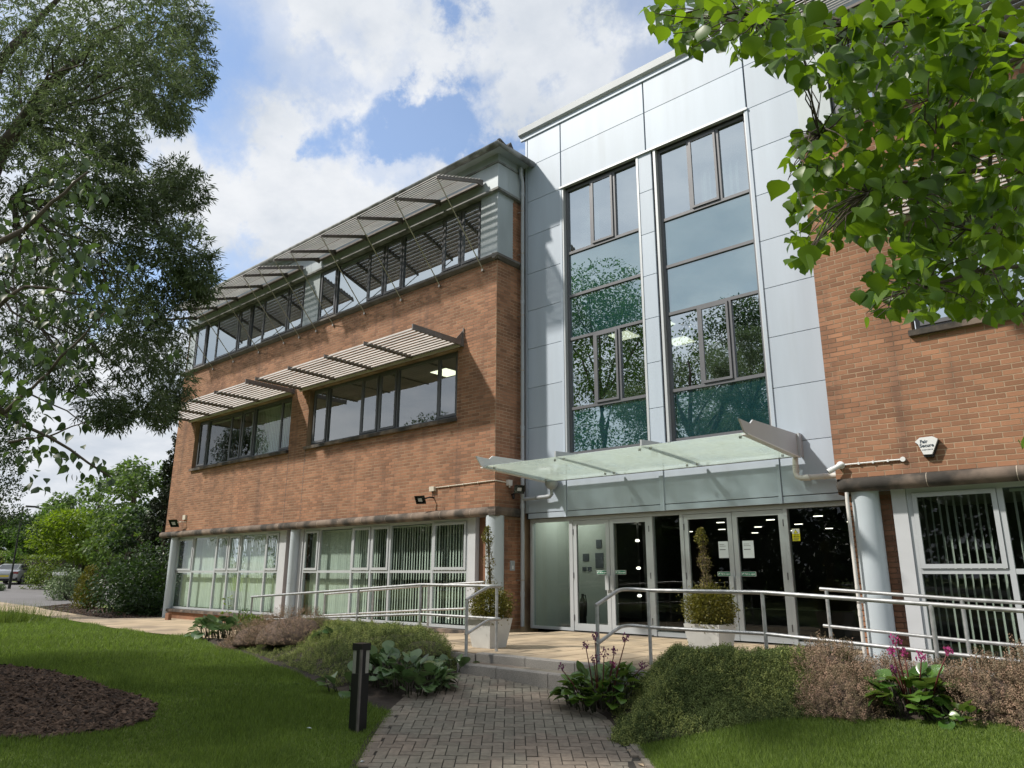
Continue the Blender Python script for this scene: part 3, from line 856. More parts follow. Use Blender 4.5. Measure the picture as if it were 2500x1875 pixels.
# ---------------------------------------------------------------- left wing
LW = thing('brick_wing', 'long three storey brick office wing with two rows of louvred sunshades', 'building', (-7.5, 4, -.35))
opA = (-13.93, -8.03, 4.47, 6.08); opB = (-7.13, -1.20, 4.47, 6.08)
backing(-15.35, -.0030, ZB1, ZB2, [opA, opB], .0030).build('wall', M['mortar'], LW)
items = [('y', (a, 0.0, zc), L) for a, L, zc in brick_list(-15.35, 0.0, ZB1, ZB2, [opA, opB])]
items += [('x', (0.0, a, zc), L) for a, L, zc in brick_list(0.011, .83, ZB1, ZB2, [], 1)]
lay_bricks(LW, items, 300)
ret = MB(); ret.quad((-.0030, .0030, -.4), (-.0030, 1.4, -.4), (-.0030, 1.4, 10.3), (-.0030, .0030, 10.3))
ret.build('side_wall', M['mortar'], LW)
ret = MB(); ret.quad((-15.34, 12, 2.3), (-15.34, .02, 2.3), (-15.34, .02, 10.3), (-15.34, 12, 10.3)); ret.build('end_wall', M['brick'], LW)
its = [('x', (.006, a, zc), L) for a, L, zc in brick_list(.30, .83, -.02, 2.2, [], 0)]
its += [('x', (.004, a, zc), L) for a, L, zc in brick_list(.52, .83, 8.10, 9.60, [], 0)]
V, Fc = [], []
for k, (f_, c, L) in enumerate(its): pass
lay_bricks(LW, its, 0)
for (a, b_) in ((opA[0], opA[1]), (opB[0], opB[1])):                              # sills in lengths
    x = a - .03; n = 4; L = (b_ - a + .06) / n
    for k in range(n):
        s = MB(); s.prism([(-.075, 4.375), (.14, 4.375), (.14, 4.475), (-.075, 4.455)], 'x', x + k * L + .003, x + (k + 1) * L - .003, random.random()); s.build('sill_stone', M['stone'], LW)
F1m = {'A': [-13.86, -13.22, -11.72, -10.98, -10.24, -8.74, -8.10], 'B': [-7.06, -6.36, -4.88, -4.16, -3.44, -1.96, -1.27]}
for key in 'AB':
    window_unit(LW, F1m[key], [4.51, 6.04], .12, M['alu_dark'], M['glass_mid'] if key == 'B' else M['glass'], casements={(0, 0), (2, 0), (3, 0), (5, 0)})
stone_band(LW, -15.5, .12, 2.225, 2.42, 0)
cb = MB(); cb.prism([(-.09, 2.24), (.115, 2.24), (.13, 2.32), (.115, 2.41), (-.09, 2.41)], 'y', -.11, .83, .2); cb.build('band_stone', M['stone'], LW)
# soffit over the ground floor and brick piers behind the columns
sof = MB(); sof.box(-15.34, -.02, .0, 1.2, 2.245, 2.30); sof.build('soffit', M['fascia'], LW)
pier = MB()
for (a, b_) in ((-8.01, -7.44), (-.71, -.02)):
    pier.box(a, b_, .30, .55, -.4, 2.25)
pier.build('pier', M['brick'], LW)
for (cx, r) in ((-14.72, .125), (-7.47, .13), (-.08, .19)):
    c = MB(); c.lathe([(r, -.42), (r, .80), (r - .004, .802), (r - .004, .81), (r, .812), (r, 2.24)], cx, .10, 28); c.build('column', M['column'], LW, smooth=40)
XA = [-14.70, -13.53, -12.02, -11.23, -10.53, -9.10, -8.39]; XB = [-7.16, -6.47, -5.04, -4.28, -3.57, -2.07, -.97]
for X, pl in ((XA, ((-15.02, -14.74), (-8.35, -8.02))), (XB, ((-7.44, -7.20), (-.93, -.71)))):
    window_unit(LW, X, [-.01, 1.12, 2.21], .20, M['alu'], M['glass'], casements={(0, 1), (2, 1), (3, 1), (5, 1)}, fw=.06)
    for (a, b_) in pl:
        b = MB(); b.box(a, b_, .17, .29, -.06, 2.244); b.build('pilaster', M['pilaster'], LW)
    b = MB(); b.box(X[0] - .3, X[-1] + .26, .02, .3, -.13, -.05); b.build('sill', M['stone'], LW)
    b = MB(); b.box(X[0] - .3, X[-1] + .26, .10, .32, -.55, -.131); b.build('plinth', M['brick'], LW)
# top floor: lip, ribbon windows, fascia, gutter, roof
for (x0, x1) in [(-15.47 + k * 1.555, -15.47 + (k + 1) * 1.555) for k in range(10)]:
    b = MB(); b.prism([(.06, 7.942), (-.03, 7.942), (-.12, 7.99), (-.12, 8.045), (.06, 8.07)], 'x', x0 + .003, min(x1, .119) - .003); b.build('lip', M['lip'], LW)
b = MB(); b.prism([(-.05, 7.942), (.03, 7.942), (.12, 7.99), (.12, 8.045), (-.05, 8.07)], 'y', -.119, .83); b.build('lip', M['lip'], LW)
TR = [-.56, -1.22, -1.87, -3.38, -4.12, -4.83, -6.27, -7.08][::-1]; TL = [-7.90, -8.75, -10.23, -10.99, -11.74, -13.27, -14.05, -14.80][::-1]
window_unit(LW, TR, [8.14, 9.62], .06, M['alu_dark'], M['glass_hi'], casements={(0, 0), (2, 0), (3, 0), (5, 0), (6, 0)})
window_unit(LW, TL, [8.14, 9.62], .06, M['alu_dark'], M['glass_hi'], casements={(0, 0), (2, 0), (3, 0), (5, 0), (6, 0)})
for (a, b_) in ((-.53, .0), (-7.87, -7.11), (-15.25, -14.83)):
    b = MB(); b.box(a, b_, .0 if b_ == 0 else .03, .55 if b_ == 0 else .2, 8.07, 9.645); b.build('pilaster', M['fascia'], LW)
b = MB(); b.box(-15.36, .10, -.10, .30, 9.646, 9.70); b.box(-15.36, .10, .301, .83, 9.646, 9.70); b.build('cornice', M['gutter'], LW)
for (x0, x1) in ((-15.34, -12.4), (-12.4, -9.4), (-9.4, -7.45), (-7.45, -4.45), (-4.45, -2.0), (-2.0, .075)):
    b = MB(); b.box(x0 + .003, x1 - .003, -.075, .3, 9.702, 10.33); b.build('fascia_panel', M['fascia'], LW)
b = MB(); b.box(-.2, .075, .302, .83, 9.702, 10.33); b.build('fascia_panel', M['fascia'], LW)
b = MB(); b.box(-15.36, .105, -.105, .83, 10.332, 10.375); b.build('cornice', M['gutter'], LW)
b = MB(); b.box(-15.34, .085, -.085, .83, 10.377, 10.56); b.build('fascia_panel', M['fascia'], LW)
b = MB(); b.box(-15.7, .36, -.38, .83, 10.562, 10.60); b.build('soffit', M['fascia'], LW)
b = MB(); b.tube([(-15.75, -.40, 10.55), (.39, -.40, 10.55), (.39, .80, 10.55)], .075, 12); b.build('gutter', M['gutter'], LW, smooth=True)
b = MB()
b.add([(-15.75, -.42, 10.60), (.42, -.42, 10.60), (.42, .86, 10.60), (.42, 12.5, 10.60), (-15.75, 12.5, 10.60), (-2.2, 6, 11.75), (-13.0, 6, 11.75)],
      [(0, 1, 5, 6), (1, 2, 5), (2, 3, 5), (3, 4, 6, 5), (4, 0, 6)]); ro = b.build('roof', M['roof'], LW)
b = MB(); b.tube([(.34, -.34, 10.66), (-2.2, 6, 11.8)], .06, 8); b.prism([(-.11, 10.6), (.11, 10.6), (0, 10.76)], 'x', .18, .40); b.build('hip_cap', M['roof'], ro)
# interior
b = MB(); b.box(-15.3, -.05, .35, 8, 3.40, 3.62); b.box(-15.3, -.05, .35, 8, 7.05, 7.30); b.box(-15.3, -.05, .35, 8, -.50, -.12); b.build('floor_slab', M['carpet'], LW)
b = MB(); b.box(-15.3, -.05, .35, 8, 2.33, 2.38); b.box(-15.3, -.05, .35, 8, 6.35, 6.40); b.box(-15.3, -.05, .35, 8, 9.9, 9.95); b.build('ceiling', M['ceil'], LW)
b = MB(); b.box(-15.3, -.05, 5.5, 5.6, -.1, 10.3); b.box(-7.6, -7.5, .5, 5.5, -.1, 6.3); b.build('interior_wall', M['interior'], LW)
for (x, y) in ((-1.55, 1.5), (-3.9, 1.6), (-1.5, 3.4)):
    b = MB(); b.box(x, x + .6, y, y + .6, 6.335, 6.348); b.build('ceiling_light', M['lamp_panel'], LW)

for x in (-7.98, -7.16):                                                # movement joints
    b = MB(); b.box(x - .006, x + .006, -.0015, .02, ZB1 + .01, 4.37); b.build('movement_joint', M['lip'], LW)
# sunshades
def upper_shade(parent, arms):
    b = MB(); b.box(arms[0], arms[-1], -.16, -.105, 9.90, 9.98)
    so = b.build('sunshade', M['louvre_arm'], parent)
    x0, x1 = min(arms) - .05, max(arms) + .05
    ya, za, yb, zb = -.20, 9.95, -1.57, 9.46
    n = 13
    sl = []
    for k in range(n):
        t = (k + .5) / n
        y, z = ya + (yb - ya) * t, za + (zb - za) * t + .055
        m = MB(); c, s = math.cos(.62), math.sin(.62)
        pr = [(-.044, -.006), (0, .008), (.044, .004), (.044, -.003), (0, -.002), (-.044, -.012)]
        m.prism([(y + p[0] * c - p[1] * s, z + p[0] * s + p[1] * c) for p in pr], 'x', x0, x1, (k * .37) % 1)
        m.build('slat', M['louvre'], so)
    for x in arms:
        m = MB(); m.prism([(-.12, 9.85), (-.12, 10.02), (-.20, 10.0), (yb, zb + .035), (yb, zb - .03), (-.30, 9.87)], 'x', x - .022, x + .022); m.build('arm', M['louvre_arm'], so)
        r_ = MB(); r_.tube([(x, yb + .04, zb - .03), (x - .04, -.02, 7.80)], .013, 6); r_.tube([(x - .04, .005, 7.785), (x - .04, -.05, 7.785)], .035, 8); r_.build('tie_rod', M['rod'], so)
    return so
upper_shade(LW, [-.38, -1.82, -3.24, -4.74, -6.16, -6.97])
upper_shade(LW, [-7.84, -8.66, -10.1, -11.68, -13.06, -14.58])
# the end wall carries the same shade, seen edge on
b = MB(); b.box(-15.42, -15.36, .4, 5.0, 9.3, 9.38); es = b.build('sunshade', M['louvre_arm'], LW)
for k in range(12):
    m = MB(); t = (k + .5) / 12; x, z = -15.45 - 1.1 * t, 9.40 - .42 * t
    m.box(x - .045, x + .045, .5, 5.0, z - .01, z + .01); m.build('slat', M['louvre'], es)
for y in (.5, 2.0, 3.5):
    m = MB(); m.tube([(-16.5, y, 8.95), (-15.36, y, 7.8)], .013, 6); m.box(-16.55, -15.40, y - .02, y + .02, 8.93, 8.97); m.build('arm', M['rod'], es)
def lower_shade(parent, xr, xl, brs):
    b = MB(); b.tube([(xl, -.06, 6.13), (xr, -.06, 6.13)], .05, 8)
    so = b.build('sunshade', M['louvre'], parent)
    n = 11
    for k in range(n):
        y = -.16 - k * .128
        m = MB(); m.prism([(y - .042, 6.135), (y, 6.150), (y + .042, 6.205), (y + .046, 6.190), (y + .004, 6.132), (y - .040, 6.118)], 'x', xl, xr, (k * .41) % 1)
        m.build('slat', M['louvre'], so)
    for x, full in brs:
        m = MB()
        if full: m.box(x - .018, x + .018, -1.52, 0, 6.11, 6.235)
        else: m.box(x - .012, x + .012, -1.54, -.02, 6.10, 6.19)
        m.build('arm', M['louvre_arm'], so)
    m = MB(); m.prism([(0, 6.10), (-.30, 6.12), (-.30, 6.15), (0, 6.50)], 'x', xr + .02, xr + .035); m.prism([(0, 6.08), (-.06, 6.08), (-.03, 6.52), (0, 6.52)], 'x', xr + .036, xr + .06); m.build('bracket', M['louvre_arm'], so)
lower_shade(LW, -1.06, -7.55, [(-1.04, True), (-2.69, False), (-4.24, False), (-5.82, False), (-7.42, False)])
lower_shade(LW, -7.98, -14.35, [(-7.96, True), (-9.69, False), (-11.25, False), (-12.8, False), (-14.2, False)])

# blinds
blind('pale vertical blind drawn across the ground floor bay at the far end', XA[0] + .05, XA[-1] - .05, .03, 2.14, .42, lambda x: 2 if x < -11.3 else (-14 if x < -10.6 else -4))
blind('pale vertical blind half open behind the ground floor bay beside the planter', XB[0] + .05, XB[-1] - .05, .03, 2.14, .42, lambda x: 8 if x < -5.1 else (-10 if x < -4.3 else -24))
blind('grey green vertical blind in the first floor window at the far end', -10.9, F1m['A'][-1] - .05, 4.56, 5.98, .36, lambda x: -10)
blind('open vertical blind slats at the far edge of the first floor window', F1m['A'][0] + .05, -11.2, 4.56, 5.98, .40, lambda x: -34, pitch=.10)
# ================================================================== ENTRANCE BLOCK
YM = .83
EB = thing('entrance_block', 'tall silver panelled entrance block with two glazed strips and glass canopy', 'building', (3.4, 4, 0))
ROWS = [2.32, 3.20, 4.145, 5.05, 5.96, 6.87, 7.78, 8.73, 9.62, 10.567, 11.42]
def panel(x0, x1, z0, z1, y=YM, nm='panel'):
    b = MB(); g = .004; c = .004
    X0, X1, Z0, Z1 = x0 + g, x1 - g, z0 + g, z1 - g
    b.add([(X0, y + .04, Z0), (X1, y + .04, Z0), (X1, y + .04, Z1), (X0, y + .04, Z1), (X0, y + c, Z0), (X1, y + c, Z0), (X1, y + c, Z1), (X0, y + c, Z1),
           (X0 + c, y, Z0 + c), (X1 - c, y, Z0 + c), (X1 - c, y, Z1 - c), (X0 + c, y, Z1 - c)],
          [(8, 9, 10, 11), (4, 5, 9, 8), (5, 6, 10, 9), (6, 7, 11, 10), (7, 4, 8, 11), (0, 1, 5, 4), (1, 2, 6, 5), (2, 3, 7, 6), (3, 0, 4, 7)], random.random())
    return b.build(nm, M['panel'], EB)
b = MB()                                                               # backing behind the joints
for (x0, x1, z0, z1) in ((.12, 1.20, 2.2, 11.43), (1.20, 5.60, 9.60, 11.43), (5.62, 7.2, 2.2, 11.43), (3.21, 3.63, 2.2, 9.6), (1.2, 3.21, 2.2, 3.46), (3.63, 5.62, 2.2, 3.46)):
    b.quad((x0, YM + .035, z0), (x1, YM + .035, z0), (x1, YM + .035, z1), (x0, YM + .035, z1))
b.box(.02, 7.4, YM + .3, YM + .5, 2.25, 11.5); b.build('backing_wall', M['interior_dark'], EB)
for z0, z1 in zip(ROWS[1:-1], ROWS[2:]):
    panel(.20, 1.19, z0, z1)
    panel(5.66, 6.80, z0, z1)
for x0, x1 in ((1.21, 3.43), (3.45, 5.64)):
    for z0, z1 in zip(ROWS[8:-1], ROWS[9:]): panel(x0, x1, z0, z1)
for z0, z1 in zip(ROWS[1:8], ROWS[2:9]): panel(3.235, 3.56, z0, z1, nm='panel')
panel(.12, .19, 2.32, 11.42)
for x0, x1 in ((.20, 1.17), (1.23, 3.40), (3.48, 5.61), (5.67, 6.80)):
    panel(x0, x1, 2.32, 3.46 if 1.2 < x0 < 5.6 else 3.20)
    panel(x0, x1, 2.20, 2.315)
for x, w_, z0 in ((1.20, .028, 2.2), (3.42, .022, 2.2), (3.465, .022, 2.2), (5.64, .028, 2.2)):      # raised cover strips
    b = MB(); b.box(x - w_, x + w_, YM - .022, YM + .02, z0, 3.47 if 3.3 < x < 3.6 else 9.64); b.build('cover_strip', M['panel'], EB)
b = MB(); b.box(1.17, 5.67, YM - .045, YM + .05, 9.60, 9.642); b.build('head_flashing', M['alu'], EB)
b = MB(); b.prism([(YM + .5, 11.43), (YM - .02, 11.43), (YM - .10, 11.47), (YM - .12, 11.62), (YM + .5, 11.66)], 'x', -.02, 7.4); b.build('parapet_cap', M['alu'], EB)
b = MB(); b.box(-.0, 7.3, YM - .03, YM + .02, 11.33, 11.428); b.build('parapet_trim', M['panel'], EB)
ZR = [3.50, 4.44, 5.98, 6.97, 7.99, 9.55]
for xs in ([1.30, 1.96, 2.57, 3.17], [3.69, 4.35, 4.98, 5.56]):
    b = MB()
    for a, c_ in ((xs[0] - .08, xs[0] - .03), (xs[-1] + .03, xs[-1] + .075)):
        b.box(a, c_, YM - .012, YM + .14, 3.46, 9.60)
    rv = b.build('window', M['alu'], EB)
    f = MB(); fw = .055; y0 = YM + .08
    f.box(xs[0] - .03, xs[-1] + .03, y0, y0 + .08, 3.46, 3.52)
    for zc in ZR[1:-1]: f.box(xs[0] + .03, xs[-1] - .03, y0 - .002, y0 + .08, zc - .03, zc + .03)
    f.box(xs[0] - .03, xs[-1] + .03, y0, y0 + .08, 9.52, 9.58)
    f.box(xs[0] - .03, xs[0] + .03, y0, y0 + .08, 3.52, 9.52); f.box(xs[-1] - .03, xs[-1] + .03, y0, y0 + .08, 3.52, 9.52)
    for j in (1, 4):
        for xm in xs[1:-1]: f.box(xm - fw / 2, xm + fw / 2, y0 - .004, y0 + .08, ZR[j] + .03, ZR[j + 1] - .03)
    f.build('frame', M['alu_dark'], rv)
    for j in range(5):
        z0, z1 = ZR[j] + .028, ZR[j + 1] - .028
        if j in (1, 4):
            for i in range(3):
                x0, x1, yy = xs[i] + .027, xs[i + 1] - .027, y0 + .04
                if i == 1:
                    s = MB(); e = .05; q = y0 - .03
                    s.box(x0 + .004, x1 - .004, q, q + .05, z0 + .004, z0 + e); s.box(x0 + .004, x1 - .004, q, q + .05, z1 - e, z1 - .004)
                    s.box(x0 + .004, x0 + e, q, q + .05, z0 + e, z1 - e); s.box(x1 - e, x1 - .004, q, q + .05, z0 + e, z1 - e)
                    s.build('sash', M['alu_dark'], rv); x0 += e - .006; x1 -= e - .006; z0_, z1_ = z0 + e - .006, z1 - e + .006; yy = q + .02
                else: z0_, z1_ = z0, z1
                p = MB(); t = random.gauss(0, .002); p.box(x0, x1, yy, yy + .01, z0_, z1_); p.build('pane', M['glass_hi'], rv)
        else:
            p = MB(); p.box(xs[0] + .028, xs[-1] - .028, y0 + .036, y0 + .046, z0, z1); p.build('pane', M['spandrel'], rv)
# rooms behind the glazed strips
b = MB(); b.box(.3, 6.7, 4.6, 4.7, 3.66, 11); b.build('interior_wall', M['interior'], EB)
b = MB(); b.box(.12, 7.3, YM + .55, 6, 3.4, 3.65); b.box(.12, 7.3, YM + .55, 6, 7.0, 7.3); b.build('floor_slab', M['carpet'], EB)
# openings in the backing wall are needed for the light: cut by rebuilding it as strips
bw = [o for o in EB.children if o.name.startswith('backing_wall')][0]
b = MB()
for (x0, x1, z0, z1) in ((.12, 1.20, 2.2, 11.43), (1.20, 5.66, 9.60, 11.43), (5.63, 7.2, 2.2, 11.43), (3.21, 3.63, 2.2, 9.6), (1.2, 3.21, 2.2, 3.46), (3.63, 5.63, 2.2, 3.46)):
    b.box(x0 + .001, x1 - .001, YM + .042, YM + .3, z0, z1)
for xs0, xs1 in ((1.2, 3.21), (3.63, 5.63)):
    b.box(xs0 + .001, xs1 - .001, YM + .16, YM + .3, 6.0, 7.97)
bw.data = b.mesh('backing_wall', M['interior_dark'])
b = MB(); b.box(.12, 7.3, YM + .31, 4.6, 6.20, 6.24); b.box(.12, 7.3, YM + .31, 4.6, 9.75, 9.79); b.build('ceiling', M['ceil'], EB)
for x, y in ((1.75, 1.75), (2.5, 2.9), (2.75, 1.55)):
    b = MB(); b.box(x, x + .5, y, y + .5, 6.185, 6.198); b.build('ceiling_light', M['lamp_panel'], EB)
for (x0, x1, y) in ((1.45, 1.95, 1.25), (4.4, 5.5, 1.3)):          # net curtain drawn back on the top floor
    b = MB()
    n = 26
    for k in range(n):
        xa, xb = x0 + (x1 - x0) * k / n, x0 + (x1 - x0) * (k + 1) / n
        b.quad((xa, y + .03 * math.sin(k * 1.9), 8.0), (xb, y + .03 * math.sin((k + 1) * 1.9), 8.0), (xb, y + .03 * math.sin((k + 1) * 1.9), 9.5), (xa, y + .03 * math.sin(k * 1.9), 9.5))
    o = b.build('curtain', M['blind']); tag(o, ('pale curtain gathered at the side of the narrower top floor window' if x0 < 2 else 'pale curtain hanging in the wider top floor window'), 'curtain')

# doors and glazing at ground level
YD = .95
fr = MB()
fr.box(.17, 6.80, YD - .02, YD + .09, 2.125, 2.198)
for (a, c_) in ((.17, .23), (1.20, 1.285), (3.07, 3.135), (3.705, 3.775), (5.61, 5.675)): fr.box(a, c_, YD - .015, YD + .09, .0, 2.124)
fr.box(.231, 1.199, YD, YD + .08, .0, .055); fr.box(3.136, 3.704, YD, YD + .08, .0, .075); fr.box(5.676, 6.80, YD, YD + .08, .0, .055)
shop = fr.build('door_screen', M['alu'], EB)
for (a, c_) in ((.23, 1.20), (3.135, 3.705), (5.675, 6.79)):
    p = MB(); p.box(a, c_, YD + .035, YD + .045, .05, 2.126); p.build('pane', M['glass_door'], shop)
for (a, c_, hs) in ((1.29, 2.165, 1), (2.175, 3.065, -1), (3.78, 4.70, 1), (4.71, 5.605, -1)):
    d = MB(); e = .085; z0, z1 = .012, 2.118; y0, y1 = YD - .005, YD + .05
    d.box(a, c_, y0, y1, z0, z0 + .13); d.box(a, c_, y0, y1, z1 - e, z1); d.box(a, a + e, y0, y1, z0 + .13, z1 - e); d.box(c_ - e, c_, y0, y1, z0 + .13, z1 - e)
    do = d.build('door', M['alu'], EB)
    p = MB(); p.box(a + e - .004, c_ - e + .004, YD + .018, YD + .028, z0 + .126, z1 - e + .004); p.build('pane', M['glass_door'], do)
    hx = (c_ - .055) if hs > 0 else (a + .055)
    h = MB(); h.box(hx - .04, hx + .04, YD - .05, YD - .035, .78, 1.05); h.box(hx - .01, hx + .01, YD - .036, YD - .003, .80, .82); h.box(hx - .01, hx + .01, YD - .036, YD - .003, 1.01, 1.03); h.build('handle', M['alu'], do)
    gx_ = a + .004 if hs > 0 else c_ - .004
    for zh in (.25, 1.05, 1.9):
        h = MB(); h.tube([(gx_, YD - .012, zh - .055), (gx_, YD - .012, zh + .055)], .011, 6); h.build('hinge', M['alu_dark'], do)
# lobby
b = MB(); b.box(-3, 7.3, YM + .56, 13.5, -.03, -.002); b.build('floor_slab', M['carpet'], EB)
b = MB(); b.box(.1, 7.3, 1.08, 14, 2.45, 2.5); b.box(-3, 7.3, 13.5, 13.6, 0, 2.45); b.box(7.2, 7.3, 1.1, 13.5, 0, 2.45); b.box(-3, -2.9, 5.7, 13.5, 0, 2.45); b.box(-2.9, .1, 5.7, 13.5, 2.45, 2.5); b.box(1.9, 2.2, 2.6, 2.9, 0, 2.45); b.build('lobby_wall', M['interior_dark'], EB)
b = MB(); b.box(.12, .2, 1.06, 2.5, 0, 2.45); b.box(.2, 1.45, 2.2, 2.28, 0, 2.45); b.build('lobby_wall', M['interior_white'], EB)
b = MB(); b.box(.35, 1.1, 1.25, 2.0, 2.435, 2.448); b.build('ceiling_light', M['fill_lobby'], EB)  # unseen glowing panel added to brighten the white lobby wall
for k in range(24):
    x, y = -1.5 + (k * 1.37) % 8.2, 3.6 + (k * 1.93) % 9.2
    b = MB(); b.box(x, x + .2, y, y + .06, 2.435, 2.448); b.build('ceiling_light', M['lamp_warm'], EB)
for z in (.62, 1.18, 1.75):
    b = MB(); b.lathe([(.03, z), (.045, z + .02), (.03, z + .05)], 1.80, 2.55, 10); b.build('wall_light', M['lamp_warm'], EB)
ex = thing('fire_extinguisher', 'dark fire extinguisher on a stand behind the side glass', 'extinguisher', (1.02, 1.6, 0))
b = MB(); b.lathe([(.06, .06), (.075, .10), (.075, .50), (.05, .58), (.02, .62)], 1.02, 1.6, 14); b.build('cylinder_body', M['black'], ex, smooth=40)
b = MB(); b.tube([(1.02, 1.6, .62), (1.09, 1.6, .66), (1.12, 1.6, .5), (1.11, 1.6, .25)], .012, 6); b.box(.9, 1.14, 1.5, 1.7, 0, .06); b.box(1.0, 1.04, 1.58, 1.62, .6, .68); b.build('hose', M['black'], ex)
for k, (x, z, w_, h_) in enumerate(((.62, 1.35, .16, .16), (.60, 1.14, .10, .09), (.74, 1.14, .10, .09), (.95, 1.2, .2, .32), (.98, 1.62, .14, .18))):
    b = MB(); b.box(x, x + w_, 2.185, 2.198, z, z + h_)
    tag(b.build('wall_notice', M['grey_print']), ['small square notice on the lobby wall, topmost of the small group', 'dark small notice on the lobby wall, first of the lower pair', 'dark small notice on the lobby wall, second of the lower pair', 'tall dark poster on the lobby wall above the extinguisher', 'dark notice on the lobby wall above the tall poster'][k], 'notice')

# canopy
can = MB(); can.tube([(.74, .70, 2.945), (6.02, .70, 2.945)], .028, 8)
CN = can.build('canopy', M['gutter'], EB, smooth=True)
gxs = [.86, 2.54, 4.27, 6.01]
for a, c_ in zip(gxs[:-1], gxs[1:]):
    b = MB(); b.prism([(-1.235, 3.025), (.69, 2.925), (.69, 2.937), (-1.235, 3.037)], 'x', a + .004, c_ - .004); b.build('glass_sheet', M['glass_can'], CN)
for x in (6.03, .84):
    b = MB(); b.prism([(-1.45, 3.205), (-1.085, 3.19), (-.985, 3.262), (.76, 3.30), (.76, 2.93), (-1.24, 3.02), (-1.30, 3.03)], 'x', x - .012, x + .012); b.build('side_plate', M['white'] if x < 3 else M['alu'], CN)
    b = MB(); b.prism([(-1.24, 3.005), (.74, 2.905), (.74, 2.925), (-1.24, 3.022)], 'x', x - .07, x + .03); b.build('edge_angle', M['white'], CN)
    b = MB(); b.box(x + .013, x + .05, .70, .83, 2.92, 3.31); b.build('wall_plate', M['alu'], CN)
for x in (2.55, 4.28):
    pts = [(-1.22, 3.045)] + [(-1.22 + t * 1.95, 3.055 + .10 * math.sin(math.pi * (.12 + .88 * t)) + (.05 if t < .01 else .045) - .075 * t) for t in [k / 12 for k in range(13)]] + [(.73, 2.945)]
    b = MB(); b.prism(pts, 'x', x - .015, x + .015); b.build('rib', M['alu'], CN)
for x in (1.0, 2.45, 2.65, 4.18, 4.38, 5.88):
    for y in (-1.10, .45):
        zc = 3.03 - .052 * (y + 1.235)
        b = MB(); b.tube([(x, y, zc - .035), (x, y, zc + .03)], .022, 10); b.build('fixing', M['galv'], CN, smooth=40)
# rainwater pipes
def pipe(name, label, pts, r, mat, clips=(), rings=(), group=None):
    t = thing(name, label, 'pipe', tuple(pts[-1]), group)
    b = MB(); b.tube(pts, r, 12); b.build('pipe_run', mat, t, smooth=50)
    for (p, q) in rings:
        b = MB(); b.tube([p, q], r * 1.16, 12); b.build('socket', mat, t, smooth=50)
    for (p, q) in clips:
        b = MB(); b.tube([p, q], .012, 6); b.tube([(p[0], p[1] , p[2] - .012), (p[0], p[1], p[2] + .012)], r * 1.12, 12); b.build('clip', M['rod'], t)
    return t
dx, dy = .155, .70
pipe('downpipe', 'grey downpipe running the full height beside the silver panels', [(.17, .62, 10.46), (.17, .62, 10.30), (dx, dy, 10.12), (dx, dy, .04)], .042, M['pipe'],
     clips=[((dx, dy, zc), (.0, dy - .02, zc)) for zc in (9.35, 8.27, 6.75, 5.45, 3.95, .95)], rings=[((dx, dy, zc), (dx, dy, zc + .10)) for zc in (9.75, 7.02, 4.10, 2.66, 2.42, .62)])
pipe('canopy_drain', 'grey hopper and bent waste pipe under the canopy by the downpipe', [(.945, .70, 2.86), (.945, .70, 2.66), (.90, .70, 2.625), (.20, .70, 2.61)], .04, M['pipe'],
     rings=[((.945, .70, 2.78), (.945, .70, 2.90)), ((.90, .70, 2.625), (.82, .70, 2.622)), ((.55, .70, 2.617), (.52, .70, 2.617))], clips=[])
hp = MB(); hp.lathe([(.05, 2.76), (.10, 2.80), (.13, 2.84), (.14, 2.90), (.14, 2.925)], .945, .70, 14)
ho = hp.build('hopper', M['pipe'], [o for o in bpy.data.objects if o.name.startswith('canopy_drain')][0], smooth=40)
pipe('canopy_drain', 'pale ribbed waste pipe bending from the canopy into the brick corner', [(5.985, .70, 2.90), (5.975, .70, 2.68), (5.99, .70, 2.60), (6.05, .70, 2.575), (6.79, .70, 2.57)], .045, M['pipe_white'],
     rings=[((5.98, .70, 2.80 - k * .035), (5.98, .70, 2.782 - k * .035)) for k in range(4)] + [((6.10, .70, 2.574), (6.20, .70, 2.573)), ((6.40, .70, 2.572), (6.42, .70, 2.572)), ((6.66, .70, 2.57), (6.79, .70, 2.57))])

# ================================================================== RIGHT WING
RW = thing('brick_wing', 'brick office wing with the alarm box, partly hidden by lime leaves', 'building', (11, 4, -.35))
XR1 = 16.5
opR = (8.06, 13.9, 4.44, 6.05)
backing(6.806, XR1, ZB1, ZB2, [opR], .0030).build('wall', M['mortar'], RW)
lay_bricks(RW, [('y', (a, 0.0, zc), L) for a, L, zc in brick_list(6.80, XR1, ZB1, ZB2, [opR])], 300)
rw = MB(); rw.quad((6.811, .011, 2.2), (6.811, .011, 8), (6.811, .84, 8), (6.811, .84, 2.2)); rw.build('side_wall', M['brick'], RW)
for k in range(4):
    L = 1.5; s = MB(); x = 8.02 + k * L; s.prism([(-.075, 4.345), (.14, 4.345), (.14, 4.445), (-.075, 4.425)], 'x', x + .003, x + L - .003, random.random()); s.build('sill_stone', M['stone'], RW)
window_unit(RW, [8.12, 8.86, 9.6, 11.0, 11.7, 12.4, 13.8], [4.48, 6.02], .12, M['alu_dark'], M['glass_hi'], casements={(0, 0), (1, 0), (3, 0), (4, 0)})
for k in range(8):
    pass
stone_band(RW, 6.98, XR1, 2.225, 2.42, 0, seg=1.02)
b = MB()                                                            # rounded end stone
n = 9
for k in range(n):
    pass
prof = [(.03 + 0, 2.225)]
b.lathe([(.02, 2.228), (.11, 2.235), (.155, 2.27), (.165, 2.32), (.155, 2.375), (.11, 2.41), (.02, 2.418)], 6.955, .045, 20, .3); b.build('band_stone', M['stone'], RW, smooth=True)
sof = MB(); sof.box(6.83, XR1, .0, 1.2, 2.245, 2.30); sof.build('soffit', M['fascia'], RW)
